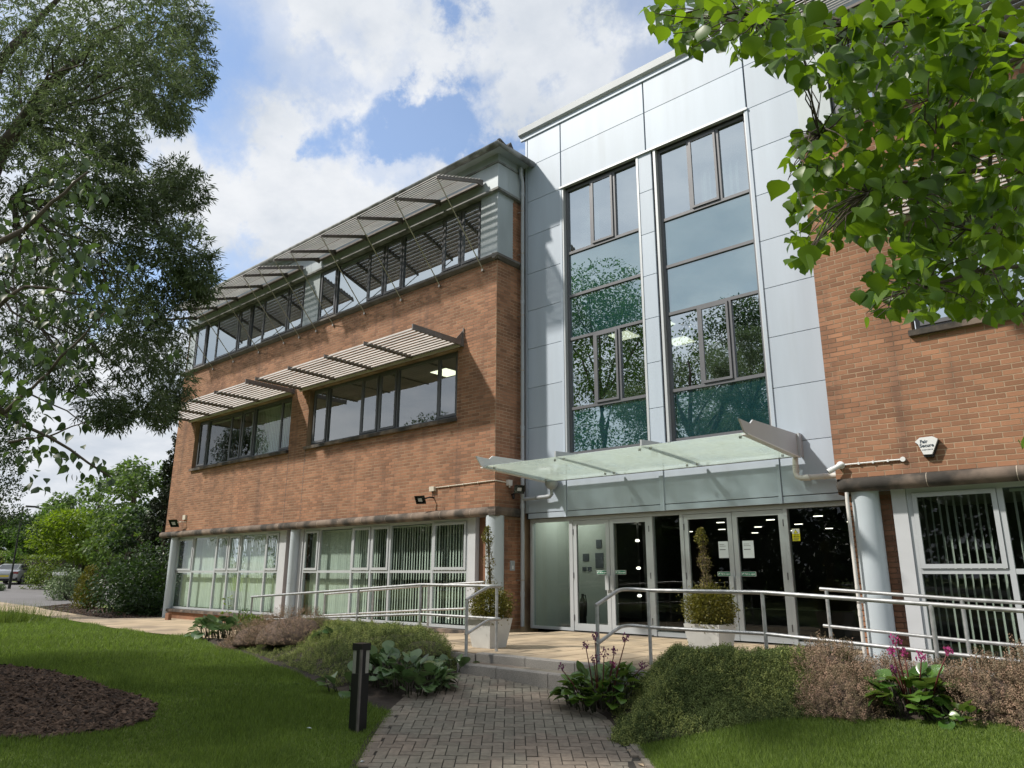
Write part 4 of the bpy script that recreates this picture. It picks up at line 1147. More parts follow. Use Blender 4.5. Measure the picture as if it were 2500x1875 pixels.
c = MB(); r = .183; c.lathe([(r, -.05), (r, .80), (r - .004, .802), (r - .004, .81), (r, .812), (r, 2.24)], 7.13, .16, 32); c.build('column', M['column'], RW, smooth=40)
b = MB(); b.quad((7.1, .351, -.4), (7.5, .351, -.4), (7.5, .351, 2.25), (7.1, .351, 2.25)); b.quad((6.83, .35, -.4), (6.83, .35, 2.25), (6.83, 1.3, 2.25), (6.83, 1.3, -.4)); b.build('pier', M['mortar'], RW)
lay_bricks(RW, [('y', (a, .34, zc), L) for a, L, zc in brick_list(6.83, 7.50, -.30, 2.23, [])], 0)
b = MB(); b.box(7.47, 7.655, .17, .32, -.3, 2.244); b.build('pilaster', M['pilaster'], RW)
window_unit(RW, [7.69, 8.76, 10.2, 11.4], [-.16, 1.12, 2.21], .20, M['alu'], M['glass_door'], casements={(0, 1), (2, 1)}, fw=.065)
b = MB(); b.box(7.45, XR1, .05, .3, -.30, -.19); b.build('sill', M['stone'], RW)
blind('open vertical blind with thin edge-on slats behind the ground floor window by the column', 7.76, 8.70, -.10, 2.14, .44, lambda x: -64)
blind('vertical blind behind the ground floor pane at the frame edge', 8.84, 10.1, -.10, 2.14, .44, lambda x: -60)
for (x0, x1) in [(6.7 + k * 1.6, 6.7 + (k + 1) * 1.6) for k in range(6)]:
    b = MB(); b.prism([(.06, 7.942), (-.03, 7.942), (-.12, 7.99), (-.12, 8.045), (.06, 8.07)], 'x', x0 + .003, x1 - .003); b.build('lip', M['lip'], RW)
b = MB(); b.box(6.83, 7.35, .0, .6, 8.07, 9.645); b.build('pilaster', M['fascia'], RW)
window_unit(RW, [7.40, 8.06, 8.7, 10.2, 10.9, 11.6, 13.1, 13.9], [8.14, 9.62], .06, M['alu_dark'], M['glass_hi'], casements={(0, 0), (2, 0), (3, 0)})
b = MB(); b.box(6.72, XR1, -.10, .83, 9.646, 9.70); b.build('cornice', M['gutter'], RW)
b = MB(); b.box(6.74, XR1, -.075, .80, 9.702, 10.33); b.build('fascia_panel', M['fascia'], RW)
b = MB(); b.box(6.72, XR1, -.105, .80, 10.332, 10.375); b.build('cornice', M['gutter'], RW)
b = MB(); b.box(6.74, XR1, -.085, .80, 10.377, 10.56); b.build('fascia_panel', M['fascia'], RW)
b = MB(); b.tube([(6.42, .80, 10.55), (6.42, -.40, 10.55), (XR1, -.40, 10.55)], .075, 12); b.build('gutter', M['gutter'], RW, smooth=True)
b = MB(); b.add([(6.4, -.42, 10.60), (XR1, -.42, 10.60), (XR1, 6, 11.75), (9, 6, 11.75), (6.4, 12, 10.6)], [(0, 1, 2, 3), (0, 3, 4)]); b.box(6.45, XR1, -.38, .8, 10.562, 10.598); b.build('roof', M['roof'], RW)
upper_shade(RW, [7.25, 8.7, 10.1, 11.6, 13.0, 13.9])
lower_shade(RW, 13.9, 7.95, [(7.97, True), (9.5, False), (11.1, False), (12.7, False)])
b = MB(); b.box(6.9, XR1, .35, 6, 3.40, 3.62); b.box(6.9, XR1, .35, 6, 7.05, 7.30); b.box(7.31, XR1, .35, 6, -.50, -.12); b.build('floor_slab', M['carpet'], RW)
b = MB(); b.box(7.31, XR1, 4.5, 4.6, -.1, 10.3); b.build('interior_wall', M['interior_dark'], RW)
b = MB(); b.box(7.31, XR1, .35, 6, 2.33, 2.38); b.box(7, XR1, .35, 6, 6.35, 6.40); b.box(7, XR1, .35, 6, 9.9, 9.95); b.build('ceiling', M['ceil'], RW)
pipe('downpipe', 'slim pale downpipe standing beside the big round column', [(6.945, -.04, 2.22), (6.945, -.06, 2.10), (6.95, -.06, -.02)], .026, M['pipe_white'],
     rings=[((6.95, -.06, zc), (6.95, -.06, zc + .05)) for zc in (.88, .62, .52)], clips=[((6.95, -.06, .70), (7.0, .02, .70))])

# ================================================================== things fixed to the walls
def text_mesh(body, size, mat, bold=False):
    cu = bpy.data.curves.new('lettering', 'FONT'); cu.body = body; cu.size = size; cu.extrude = .0006
    if bold: cu.offset = size * .028
    cu.resolution_u = 3
    o = bpy.data.objects.new('lettering', cu); COL.objects.link(o)
    m = bpy.data.meshes.new_from_object(o.evaluated_get(bpy.context.evaluated_depsgraph_get()))
    bpy.data.objects.remove(o); bpy.data.curves.remove(cu)
    m.materials.clear(); m.materials.append(mat)
    return m
FACE_Y = Matrix.Rotation(math.radians(90), 4, 'X')                       # text on a wall that faces the viewer (-Y)
def lettering(body, size, mat, parent, x, y, z, width=None, bold=False):
    m = text_mesh(body, size, mat, bold)
    xs = [v.co.x for v in m.vertices]; wd = max(xs) - min(xs)
    s = (width / wd) if width else 1.0
    return obj('lettering', m, parent, mat4=Matrix.Translation((x, y, z)) @ FACE_Y @ Matrix.Diagonal((s, 1, 1, 1)))
ab = thing('alarm_box', 'white and black alarm bell box printed Fair Secure on the brick wall', 'alarm', (8.06, 0, 2.65))
poly = [(7.92, 2.835), (7.985, 2.888), (8.139, 2.890), (8.20, 2.850), (8.172, 2.785), (8.108, 2.650), (8.004, 2.654), (7.955, 2.80)]
b = MB(); b.prism(poly, 'y', -.09, -.055); b.build('cover', M['white'], ab)
sh = [((p[0] - 8.06) * 1.03 + 8.062, (p[1] - 2.77) * 1.12 + 2.752) for p in poly]
b = MB(); b.prism(sh, 'y', -.055, .002); b.build('housing', M['black'], ab)
lettering('Fair', .064, M['navy'], ab, 7.982, -.092, 2.808, .092, bold=True)
lettering('Secure', .064, M['navy'], ab, 7.972, -.092, 2.752, .172, bold=True)
lettering('01207 590110', .022, M['navy'], ab, 7.995, -.092, 2.708, .13)
def cctv(label, x, y, z, aim):
    t = thing('security_camera', label, 'camera', (x, y, z))
    b = MB(); b.tube([(x, y + .03, z), (x, y - .02, z)], .055, 16); b.build('base_plate', M['white'], t, smooth=40)
    a = Vector(aim).normalized(); p0 = Vector((x, y - .05, z - .01))
    b = MB(); b.tube([(x, y - .02, z), p0], .02, 8); b.build('bracket', M['white'], t)
    b = MB(); b.tube([p0 - a * .05, p0 + a * .16], .034, 12); b.tube([p0 + a * .10, p0 + a * .185], .040, 12); b.build('housing', M['white'], t, smooth=40)
    b = MB(); b.tube([p0 + a * .184, p0 + a * .187], .028, 12); b.build('lens', M['black'], t)
    return t
cctv('white bullet camera at the brick corner above the stone band', 6.90, -.03, 2.62, (-.75, -.35, -.45))
def conduit(label, pts, mat, r=.011):
    t = thing('conduit', label, 'conduit', tuple(pts[0]))
    b = MB(); b.tube(pts, r, 8); b.build('pipe_run', mat, t, smooth=60)
    for k in range(1, 4):
        q = Vector(pts[0]).lerp(Vector(pts[1]), k / 4)
        b = MB(); b.box(q.x - .012, q.x + .012, q.y - .016, q.y + .03, q.z - .018, q.z + .018); b.build('saddle', mat, t)
    return t
ct = conduit('white conduit from the corner camera towards the alarm box', [(6.955, -.022, 2.622), (7.73, -.022, 2.625)], M['white'])
b = MB(); b.tube([(7.73, .002, 2.625), (7.73, -.04, 2.625)], .034, 16); b.build('junction_box', M['white'], ct, smooth=40)
ct = conduit('cream conduit running along the brickwork to the wing corner', [(-1.80, -.02, 2.935), (-.03, -.02, 2.955), (.02, .0, 2.955), (.02, .36, 2.945)], M['offwhite'])
b = MB(); b.box(-1.95, -1.80, -.07, .0, 2.86, 2.965); b.build('junction_box', M['offwhite'], ct)
b = MB(); b.box(.002, .08, .34, .46, 2.88, 3.0); b.tube([(.05, .40, 2.885), (.05, .40, 2.84)], .02, 8); b.build('junction_box', M['pipe_white'], ct)
def flood(label, p, face, size=.26, cable=True):
    t = thing('floodlight', label, 'floodlight', p, 'black floodlights on the brick wall')
    p = Vector(p); f = Vector(face).normalized(); r_ = f.cross(Vector((0, 0, 1))).normalized(); u_ = r_.cross(f)
    def slab(a0, a1, w0, h0, w1, h1):
        vs = []
        for a, w_, h_ in ((a0, w0, h0), (a1, w1, h1)):
            for sx, sz in ((-1, -1), (1, -1), (1, 1), (-1, 1)): vs.append(p + f * a + r_ * sx * w_ + u_ * sz * h_)
        m = MB(); m.add(vs, [(0, 3, 2, 1), (4, 5, 6, 7), (0, 1, 5, 4), (1, 2, 6, 5), (2, 3, 7, 6), (3, 0, 4, 7)]); return m
    s = size / 2
    slab(-.05, .0, s * .8, s * .55, s, s * .78).build('housing', M['black'], t)
    slab(.0, .004, s * .88, s * .64, s * .86, s * .62).build('lens', M['glass_hi'], t)
    slab(.004, .006, s * .4, s * .3, s * .4, s * .3).build('reflector', M['alu'], t)
    return t
fl = flood('black floodlight on the brick front near the middle of the stone band', (-2.02, -.26, 2.66), (.25, -.80, -.50))
b = MB(); b.tube([(-1.86, .0, 2.72), (-1.86, -.12, 2.72), (-1.98, -.22, 2.68)], .018, 6); b.tube([(-1.88, -.03, 2.86), (-1.87, -.03, 2.74)], .006, 5); b.build('bracket', M['black'], fl)
fl = flood('black floodlight at the far end of the long brick wing', (-14.22, -.24, 2.66), (.3, -.75, -.5), .36)
b = MB(); b.tube([(-13.85, .0, 2.70), (-13.9, -.14, 2.70), (-14.15, -.20, 2.68)], .018, 6); b.box(-14.02, -13.84, -.06, 0, 2.78, 2.93); b.build('bracket', M['offwhite'], fl)
fl = flood('black floodlight with sensor on the shaded side wall beside the downpipe', (.22, .52, 2.80), (.72, -.40, -.30), .24)
b = MB(); b.tube([(.0, .52, 2.70), (.10, .52, 2.72), (.17, .52, 2.79)], .018, 6); b.lathe([(.012, 2.60), (.03, 2.62), (.03, 2.66), (.02, 2.70)], .06, .52, 10); b.build('bracket', M['black'], fl)
ip = thing('intercom', 'small grey entry keypad on the shaded brick return', 'keypad', (.01, .55, 1.2))
b = MB(); b.box(.0, .03, .47, .60, 1.14, 1.34); b.build('housing', M['pipe'], ip); b = MB(); b.box(.031, .034, .51, .56, 1.17, 1.24); b.build('button', M['white'], ip)
# stickers and papers on the doors
def sign(label, x0, x1, z0, z1, y, back, group=None, name='door_sign', cat='sign'):
    t = thing(name, label, cat, ((x0 + x1) / 2, y, z0), group)
    b = MB(); b.box(x0, x1, y - .002, y, z0, z1); b.build('backing', back, t)
    return t
for lab, x0, x1, z0, z1 in (('green Pull to open sticker on the first door from the wing', 1.84, 2.082, 1.075, 1.148), ('green Pull to open sticker on the second door from the wing', 2.265, 2.51, 1.075, 1.148),
                            ('green Pull to open sticker on the door behind the tall plant', 4.37, 4.61, 1.048, 1.12), ('green Pull to open sticker on the fourth door, beneath the paper notice', 4.80, 5.06, 1.048, 1.12)):
    t = sign(lab, x0, x1, z0, z1, YD + .016, M['white'], 'door stickers')
    b = MB(); b.box(x0 + .006, x1 - .006, YD + .0125, YD + .0138, z0 + .006, z1 - .006); b.build('field', M['green_sign'], t)
    lettering('Pull to open', .04, M['white'], t, x0 + .06, YD + .0115, z0 + .024, x1 - x0 - .075, bold=True)
    b = MB(); b.prism([(x0 + .016, z0 + .02), (x0 + .045, z0 + .035), (x0 + .045, z0 + .055), (x0 + .03, z0 + .05), (x0 + .016, z0 + .04)], 'y', YD + .0105, YD + .012); b.build('pictogram', M['white'], t)
for lab, x0, x1, z0, z1 in (('white paper notice taped to the glass of the third door', 4.42, 4.60, 1.35, 1.63), ('white paper notice taped to the glass of the fourth door', 4.86, 5.055, 1.345, 1.63)):
    t = sign(lab, x0, x1, z0, z1, YD + .016, M['paper'], 'paper notices', 'paper_notice', 'notice')
    for k, (zf, wf) in enumerate(((.80, .5), (.70, .62), (.48, .6))):
        b = MB(); zc = z0 + (z1 - z0) * zf; b.box(x0 + .02, x0 + .02 + (x1 - x0) * wf, YD + .0125, YD + .0138, zc, zc + (.006 if k < 2 else .012)); b.build('text_line', M['grey_print'], t)
t = sign('yellow CCTV warning sign with triangle on the end pane', 5.715, 5.84, 1.605, 1.80, YD + .033, M['yellow_sign'], None, 'warning_sign')
b = MB(); b.box(5.717, 5.838, YD + .0295, YD + .0308, 1.72, 1.798); b.build('field', M['white'], t)
b = MB(); b.prism([(5.742, 1.727), (5.812, 1.727), (5.777, 1.79)], 'y', YD + .027, YD + .029); b.build('triangle_border', M['black'], t)
b = MB(); b.prism([(5.752, 1.733), (5.802, 1.733), (5.777, 1.778)], 'y', YD + .0255, YD + .0268); b.build('triangle', M['yellow_sign'], t)
lettering('CCTV IN', .025, M['black'], t, 5.738, YD + .0285, 1.692, .08, bold=True)
lettering('OPERATION', .022, M['black'], t, 5.725, YD + .0285, 1.664, .105, bold=True)
for k in range(3):
    b = MB(); b.box(5.73, 5.825 - .01 * k, YD + .027, YD + .0283, 1.645 - k * .014, 1.650 - k * .014); b.build('text_line', M['grey_print'], t)

# ================================================================== handrails
def rail(label, tops, posts, lower_off, base_fn, group=None, end_posts=()):
    t = thing('handrail', label, 'handrail', (tops[0][0], tops[0][1], base_fn(tops[0])), group)
    b = MB(); b.tube(bend(tops), .0225, 10); b.build('top_rail', M['galv'], t, smooth=60)
    b = MB(); b.tube(bend([(p[0], p[1], p[2] - lower_off) for p in tops]), .0205, 10); b.build('lower_rail', M['galv'], t, smooth=60)
    for (x, y, zt) in posts:
        b = MB(); b.tube([(x, y, base_fn((x, y)) - .05), (x, y, zt - .01)], .022, 10); b.build('post', M['galv'], t, smooth=60)
    return t
def bend(pts, r=.09, n=4):
    pts = [Vector(p) for p in pts]; out = [pts[0]]
    for i in range(1, len(pts) - 1):
        a, p, c_ = pts[i - 1], pts[i], pts[i + 1]
        d0, d1 = (a - p), (c_ - p); q = min(r, d0.length * .4, d1.length * .4)
        s, e = p + d0.normalized() * q, p + d1.normalized() * q
        for k in range(n + 1):
            u_ = k / n; out.append((1 - u_) ** 2 * s + 2 * u_ * (1 - u_) * p + u_ ** 2 * e)
    out.append(pts[-1]); return out
rz = lambda p: float(ramp_z(p[0], p[1])) if p[0] < 1.15 else (0.0 if p[1] > -3.3 else -.25)
rail('galvanised handrail along the ramp edge turning down the steps by the planter', [(-4.05, -2.97, .595), (1.15, -2.97, .898), (2.90, -2.95, .892), (2.90, -3.24, .892), (2.89, -3.68, .715)],
     [(-4.02, -2.97, .595), (-2.25, -2.97, .70), (-.48, -2.97, .803), (1.15, -2.97, .898), (2.87, -3.03, .892), (2.89, -3.66, .72)], .455, rz)
rail('galvanised handrail on the window side of the ramp', [(-4.2, -1.1, .617), (-.75, -1.1, .845), (.78, -1.1, .925)], [(-4.17, -1.1, .617), (-2.45, -1.1, .73), (-.72, -1.1, .846), (.72, -1.1, .92)], .455, rz)
rz2 = lambda p: (0.0 if (p[0] < 6.8 and p[1] > -3.3) else (-.25 if p[1] < -3.3 else -.05 * (p[0] - 6.8)))
rail('galvanised handrail from the right of the steps along the planting', [(5.03, -3.63, .70), (5.04, -3.12, .880), (5.06, -2.90, .884), (5.35, -2.90, .872), (6.80, -2.92, .874), (10.2, -2.95, .71)],
     [(5.03, -3.60, .71), (5.32, -2.90, .872), (6.80, -2.92, .874), (8.48, -2.94, .79), (10.1, -2.95, .71)], .44, rz2)
rail('galvanised handrail on the wall side by the round column', [(6.80, -1.1, .893), (8.38, -1.1, .80), (10.2, -1.1, .73)], [(6.88, -1.1, .88), (8.40, -1.1, .80), (9.9, -1.1, .74)], .455, rz2)
ramp2 = MB(); ramp2.add([(6.80, -3.0, -.004), (12.0, -3.0, -.27), (12.0, .2, -.27), (6.80, .2, -.004), (6.80, -3.0, -.6), (12.0, -3.0, -.8), (12.0, .2, -.8), (6.80, .2, -.6)], [(0, 1, 2, 3), (0, 4, 5, 1), (3, 2, 6, 7), (1, 5, 6, 2), (0, 3, 7, 4)])
struct(ramp2.build('ramp', M['granite']), 'paved ramp falling away past the round column')

# ================================================================== bollard light
bx, by = 4.10, -6.35
bz = float(ground(bx, by)); H = .80
bo = thing('bollard_light', 'black square bollard light with pale lens windows at the lawn edge', 'bollard light', (bx, by, bz - .02))
th = math.radians(97)
def rbox(x0, x1, y0, y1, z0, z1, mat, nm):
    c_, s_ = math.cos(th), math.sin(th)
    m = MB(); vs = []
    for z_ in (z0, z1):
        for (x, y) in ((x0, y0), (x1, y0), (x1, y1), (x0, y1)): vs.append((bx + x * c_ - y * s_, by + x * s_ + y * c_, bz + z_))
    m.add(vs, [(0, 3, 2, 1), (4, 5, 6, 7), (0, 1, 5, 4), (1, 2, 6, 5), (2, 3, 7, 6), (3, 0, 4, 7)]); return m.build(nm, mat, bo)
h_ = .060
rbox(-h_, h_, -h_, h_, -.05, .52, M['black'], 'post')
rbox(-h_ - .004, h_ + .004, -h_ - .004, h_ + .004, .735, .80, M['black'], 'cap')
rbox(-h_ + .004, h_ - .004, -h_ + .004, h_ - .004, .52, .735, M['lens'], 'lens')
rbox(-h_, h_ * .10, -h_, -h_ + .012, .521, .734, M['black'], 'mask'); rbox(-h_, -h_ + .012, -h_ + .013, h_ * .10, .521, .734, M['black'], 'mask')
rbox(h_ - .014, h_, h_ - .014, h_, .521, .734, M['black'], 'mask')
rbox(-h_ - .012, -h_ + .010, -h_ - .012, -h_ + .010, -.04, .745, M['louvre_arm'], 'corner_strip')

# ================================================================== planters
def planter(label, cx, cy, base, top, h):
    t = thing('planter', label, 'planter', (cx, cy, 0), 'white planters by the doors')
    m = MB(); vs = []
    b2, t2, i2 = base / 2, top / 2, top / 2 - .03
    for (w_, z_) in ((b2, .002), (t2, h), (i2, h), (i2 - .01, h - .06)):
        for sx, sy in ((-1, -1), (1, -1), (1, 1), (-1, 1)): vs.append((cx + sx * w_, cy + sy * w_, z_))
    fs = [(0, 3, 2, 1)]
    for k in range(3):
        for j in range(4): fs.append((k * 4 + j, k * 4 + (j + 1) % 4, (k + 1) * 4 + (j + 1) % 4, (k + 1) * 4 + j))
    m.add(vs, fs); m.build('tub', M['planter'], t)
    m = MB(); m.quad(*[(cx + sx * i2, cy + sy * i2, h - .05) for sx, sy in ((-1, -1), (1, -1), (1, 1), (-1, 1))]); m.build('compost', M['soil'], t)
    return t
planter('tapered white planter beside the ramp handrail and steps', 2.38, -2.66, .36, .50, .42)
planter('tapered white planter half hidden behind heather before the doors', 5.42, -1.50, .40, .52, .42)
# ================================================================== VEGETATION
LM = dict(
    ash=leaf_mat('narrow ash leaf', (.092, .128, .074), (.15, .21, .08), .36, .5, .40),
    cherry=leaf_mat('broad cherry leaf', (.040, .072, .030), (.08, .14, .03), .30, .45, .35),
    lime=leaf_mat('lime leaf', (.060, .125, .016), (.20, .34, .012), .45, .38, .38, hue=.022),
    berg=leaf_mat('bergenia leaf', (.068, .130, .048), (.20, .30, .10), .15, .30, .32, spec=.6, veins=True),
    berg_g=leaf_mat('glossy bergenia leaf', (.065, .145, .024), (.20, .30, .05), .22, .26, .32, spec=.6, veins=True),
    heather=leaf_mat('heather green', (.22, .275, .090), (.18, .23, .06), .25, .8, .6, hue=.03),
    heather_b=leaf_mat('heather brown pink', (.275, .205, .135), (.22, .17, .10), .15, .85, .65, hue=.03),
    box=leaf_mat('box leaf golden', (.135, .130, .022), (.20, .20, .02), .28, .5, .45, hue=.03),
    boxdry=leaf_mat('dry straw twig', (.20, .16, .085), (.18, .14, .06), .1, .8, .4),
    maple=leaf_mat('yellow green leaf', (.135, .200, .018), (.22, .34, .015), .42, .5, .35),
    mid=leaf_mat('mid green leaf', (.060, .110, .024), (.10, .20, .02), .35, .5, .40),
    pale=leaf_mat('pale green leaf', (.095, .150, .050), (.14, .24, .04), .38, .5, .35),
    dark=leaf_mat('dark conifer leaf', (.022, .036, .018), (.03, .05, .02), .15, .6, .45),
    shrub=leaf_mat('dark shrub leaf', (.028, .062, .020), (.06, .12, .02), .25, .45, .45),
    gold=leaf_mat('golden conifer leaf', (.150, .145, .022), (.16, .18, .02), .2, .6, .40),
    var=leaf_mat('variegated leaf', (.16, .22, .11), (.16, .24, .10), .2, .5, .55),
    hedge=leaf_mat('hedge leaf', (.100, .165, .026), (.20, .28, .03), .3, .5, .5),
    grass=leaf_mat('grass blade', (.145, .220, .042), (.20, .31, .04), .42, .55, .42, hue=.015),
    pink=leaf_mat('pink flower', (.40, .055, .20), (.4, .08, .25), .2, .6, .35),
    purple=leaf_mat('purple flower', (.17, .035, .12), (.2, .05, .15), .15, .6, .45),
    red_stem=pm('red stem', (.10, .022, .02), .6, var=.2),
)
leaf_q = np.array([(0, 0, 0), (.5, .45, .06), (0, 1, 0), (-.5, .45, .06)], float); leaf_qf = np.array([(0, 1, 2, 3)])
def broad_leaf(rows, fold=.12, curl=.10, cup=0.0):
    """rows: half widths along the length -> verts, quads of a leaf of length 1 along +Y"""
    n = len(rows); V = []
    for i, hw in enumerate(rows):
        t = i / (n - 1)
        zc = -curl * t * t + cup * t
        V += [(-hw, t, zc + fold * hw), (0, t, zc - .0), (hw, t, zc + fold * hw)]
    Fq = []
    for i in range(n - 1):
        a = i * 3
        Fq += [(a, a + 1, a + 4, a + 3), (a + 1, a + 2, a + 5, a + 4)]
    return np.array(V), np.array(Fq)
LIME_V, LIME_F = broad_leaf([.16, .42, .50, .46, .30, .12, .005], .16, .22)
CHER_V, CHER_F = broad_leaf([.02, .20, .30, .31, .22, .08, .003], .35, .25)
BERG_V, BERG_F = broad_leaf([.10, .30, .44, .48, .44, .30, .06], .18, .30)
def unit(v):
    v = np.asarray(v, float); return v / np.linalg.norm(v, axis=-1, keepdims=True)
def sphere_pts(n, surf=.55):
    d = unit(rng.normal(size=(n, 3))); r = rng.uniform(0, 1, n) ** (1 / 3)
    r = np.where(rng.uniform(0, 1, n) < surf, rng.uniform(.78, 1.05, n), r)
    return d * r[:, None]
def leaf_mesh_obj(name, V, Fq, mat, k, tones=None, parent=None, kind=None):
    o = obj(name, np_mesh(name, V, Fq, mat, tones), parent)
    if kind: o['kind'] = kind
    return o
def limb(b, p0, p1, r0, r1, sag=0.0, n=6, wob=.05):
    p0, p1 = np.array(p0, float), np.array(p1, float); L = np.linalg.norm(p1 - p0); pts = []
    for k in range(n + 1):
        t = k / n; q = p0 + (p1 - p0) * t + np.array([0, 0, sag * L * math.sin(math.pi * t)]) + (rng.normal(0, wob * L * .25, 3) if 0 < k < n else 0)
        pts.append(q)
    b.tube(pts, [r0 + (r1 - r0) * k / n for k in range(n + 1)], 7)
    return pts

# ------------------------------------------------------------------ generic tree built of leaf clumps
def clump_leaves(centres, radii, per, leaf, squash=.75, droop=.3):
    P, D, S = [], [], []
    for c, r, n in zip(centres, radii, per):
        s = sphere_pts(n); s[:, 2] *= squash
        P.append(np.array(c) + s * r)
        D.append(unit(s + rng.normal(0, .5, s.shape) + [0, 0, -droop]))
        S.append(leaf * rng.uniform(.7, 1.3, n))
    return np.concatenate(P), np.concatenate(D), np.concatenate(S)
def tree(label, base, h, spread, mat, n_leaf, leaf, trunk_r, crown_lo=.3, cat='tree', group=None, shape='round', n_cl=26, seed=None, name='tree', stems=1):
    base = np.array(base, float)
    t = thing(name, label, cat, tuple(base), group)
    cs, rs = [], []
    for k in range(n_cl):
        f = (k + .5) / n_cl
        zf = crown_lo + (1 - crown_lo) * rng.uniform(0, 1)
        if shape == 'round': wmax = math.sqrt(max(.02, 1 - ((zf - (crown_lo + 1) / 2) / ((1 - crown_lo) / 2)) ** 2))
        elif shape == 'cone': wmax = (1 - zf) / (1 - crown_lo) * .95 + .06
        else: wmax = 1.0 - .5 * (zf - crown_lo) / (1 - crown_lo)
        a = rng.uniform(0, 2 * math.pi); rr = spread * wmax * rng.uniform(.25, .95) ** .6
        r_c = spread * (.26 if shape != 'cone' else .22 * (wmax + .4)) * rng.uniform(.7, 1.35)
        cs.append(base + [rr * math.cos(a), rr * math.sin(a), h * zf - r_c * .3]); rs.append(r_c)
    rs = np.array(rs); per = np.maximum(8, (n_leaf * rs ** 2 / (rs ** 2).sum()).astype(int))
    P, D, S = clump_leaves(cs, rs, per, leaf)
    V, Fq = scatter(leaf_q * [.62, 1, 1], leaf_qf, P, frames(D, jitter=.5), S)
    leaf_mesh_obj('crown', V, Fq, mat, 0, rng.uniform(0, 1, len(Fq)), t)
    b = MB(); top = base + [0, 0, h * .82]
    for s_ in range(stems):
        off = rng.normal(0, .12 * (stems > 1), 3) * [1, 1, 0]
        limb(b, base + off + [0, 0, -.3], top + off * 3, trunk_r, trunk_r * .25, 0, 7, .02)
    for k in range(min(12, n_cl)):
        c = cs[k]; f = np.clip((c[2] - base[2]) / h * .7, .15, .75)
        limb(b, base + [0, 0, h * f], c, trunk_r * .38, trunk_r * .08, .06, 4, .08)
    b.build('trunk', M['bark'], t, smooth=True)
    return t
def gbase(u, v, d):
    p = at(u, v, d); return np.array([p[0], p[1], float(ground(p[0], p[1]))])
# beyond the car park and beside the wing, near to far (each stands on the ground; its height is read off the photograph)
def htop(u, v, d):
    return float(at(u, v, d)[2] - ground(at(u, v, d)[0], at(u, v, d)[1]))
def vtree(label, u, vt, d, sp, mat, n, leaf, r, lo, **kw):
    return tree(label, gbase(u, 1410, d), htop(u, vt, d), sp, mat, n, leaf, r, lo, **kw)
tree('dark brownish conifer rising tight against the end of the brick wing', gbase(392, 1410, 31.5), htop(392, 1045, 31.5), 1.25, LM['dark'], 12000, .15, .18, .04, shape='cone', n_cl=80)
vtree('bright green lime tree behind the dark conifer', 305, 1120, 38, 2.6, LM['pale'], 7000, .24, .22, .2, n_cl=40)
vtree('dark green tree filling the gap behind the conifer', 385, 1210, 33, 1.9, LM['shrub'], 5000, .24, .2, .06, n_cl=30)
vtree('yellow green maple with forked stem by the clipped hedge', 192, 1248, 46, 2.9, LM['maple'], 7500, .22, .14, .52, n_cl=40)
vtree('rounded mid green tree beside the lamp post', 72, 1255, 58, 2.6, LM['mid'], 6000, .28, .2, .36, n_cl=34)
vtree('mid green tree standing between the maple and the lime', 262, 1262, 56, 2.6, LM['mid'], 4500, .28, .2, .36, n_cl=28)
vtree('tall pale pointed tree above the far tree line', 216, 1160, 90, 2.6, LM['pale'], 5000, .42, .3, .1, shape='cone', n_cl=50)
vtree('pale rounded tree at the back of the car park', 128, 1205, 85, 3.4, LM['pale'], 5500, .42, .3, .15, n_cl=36)
vtree('dark shaded tree under the yellow maple crown', 150, 1335, 62, 3.2, LM['shrub'], 2500, .26, .2, .62, n_cl=24)
tree('weeping birch hanging over the far lawn edge', at(-75, 1420, 24) * [1, 1, 0] + [0, 0, -.4], 7.6, 1.55, LM['shrub'], 14000, .085, .12, .40, shape='col', n_cl=70)
vtree('far hazy tree at the edge of the car park beyond the birch', 15, 1265, 70, 3.6, LM['mid'], 5000, .36, .3, .35, n_cl=32)
vtree('far green tree at the back beside the pointed tree', 290, 1235, 100, 5, LM['pale'], 4500, .5, .3, .15, n_cl=30)
# a belt of distant woodland behind the car park
Pw, Dw, Sw = [], [], []
cs, rs = [], []
for k in range(110):
    a = rng.uniform(-1, 1); d = rng.uniform(105, 135); u = 150 + a * 520
    p = gbase(u, 1400, d); hh = rng.uniform(.5, 3.4)
    cs.append(p + [0, 0, hh]); rs.append(rng.uniform(1.8, 3.0))
P, D, S = clump_leaves(cs, rs, [70] * 110, .6)
V, Fq = scatter(leaf_q * [.62, 1, 1], leaf_qf, P, frames(D, jitter=.5), S)
wo = leaf_mesh_obj('woodland', V, Fq, LM['mid'], 0, rng.uniform(0, 1, len(Fq))); tag(wo, 'distant belt of woodland closing the view beyond the car park', 'woodland', kind='stuff')

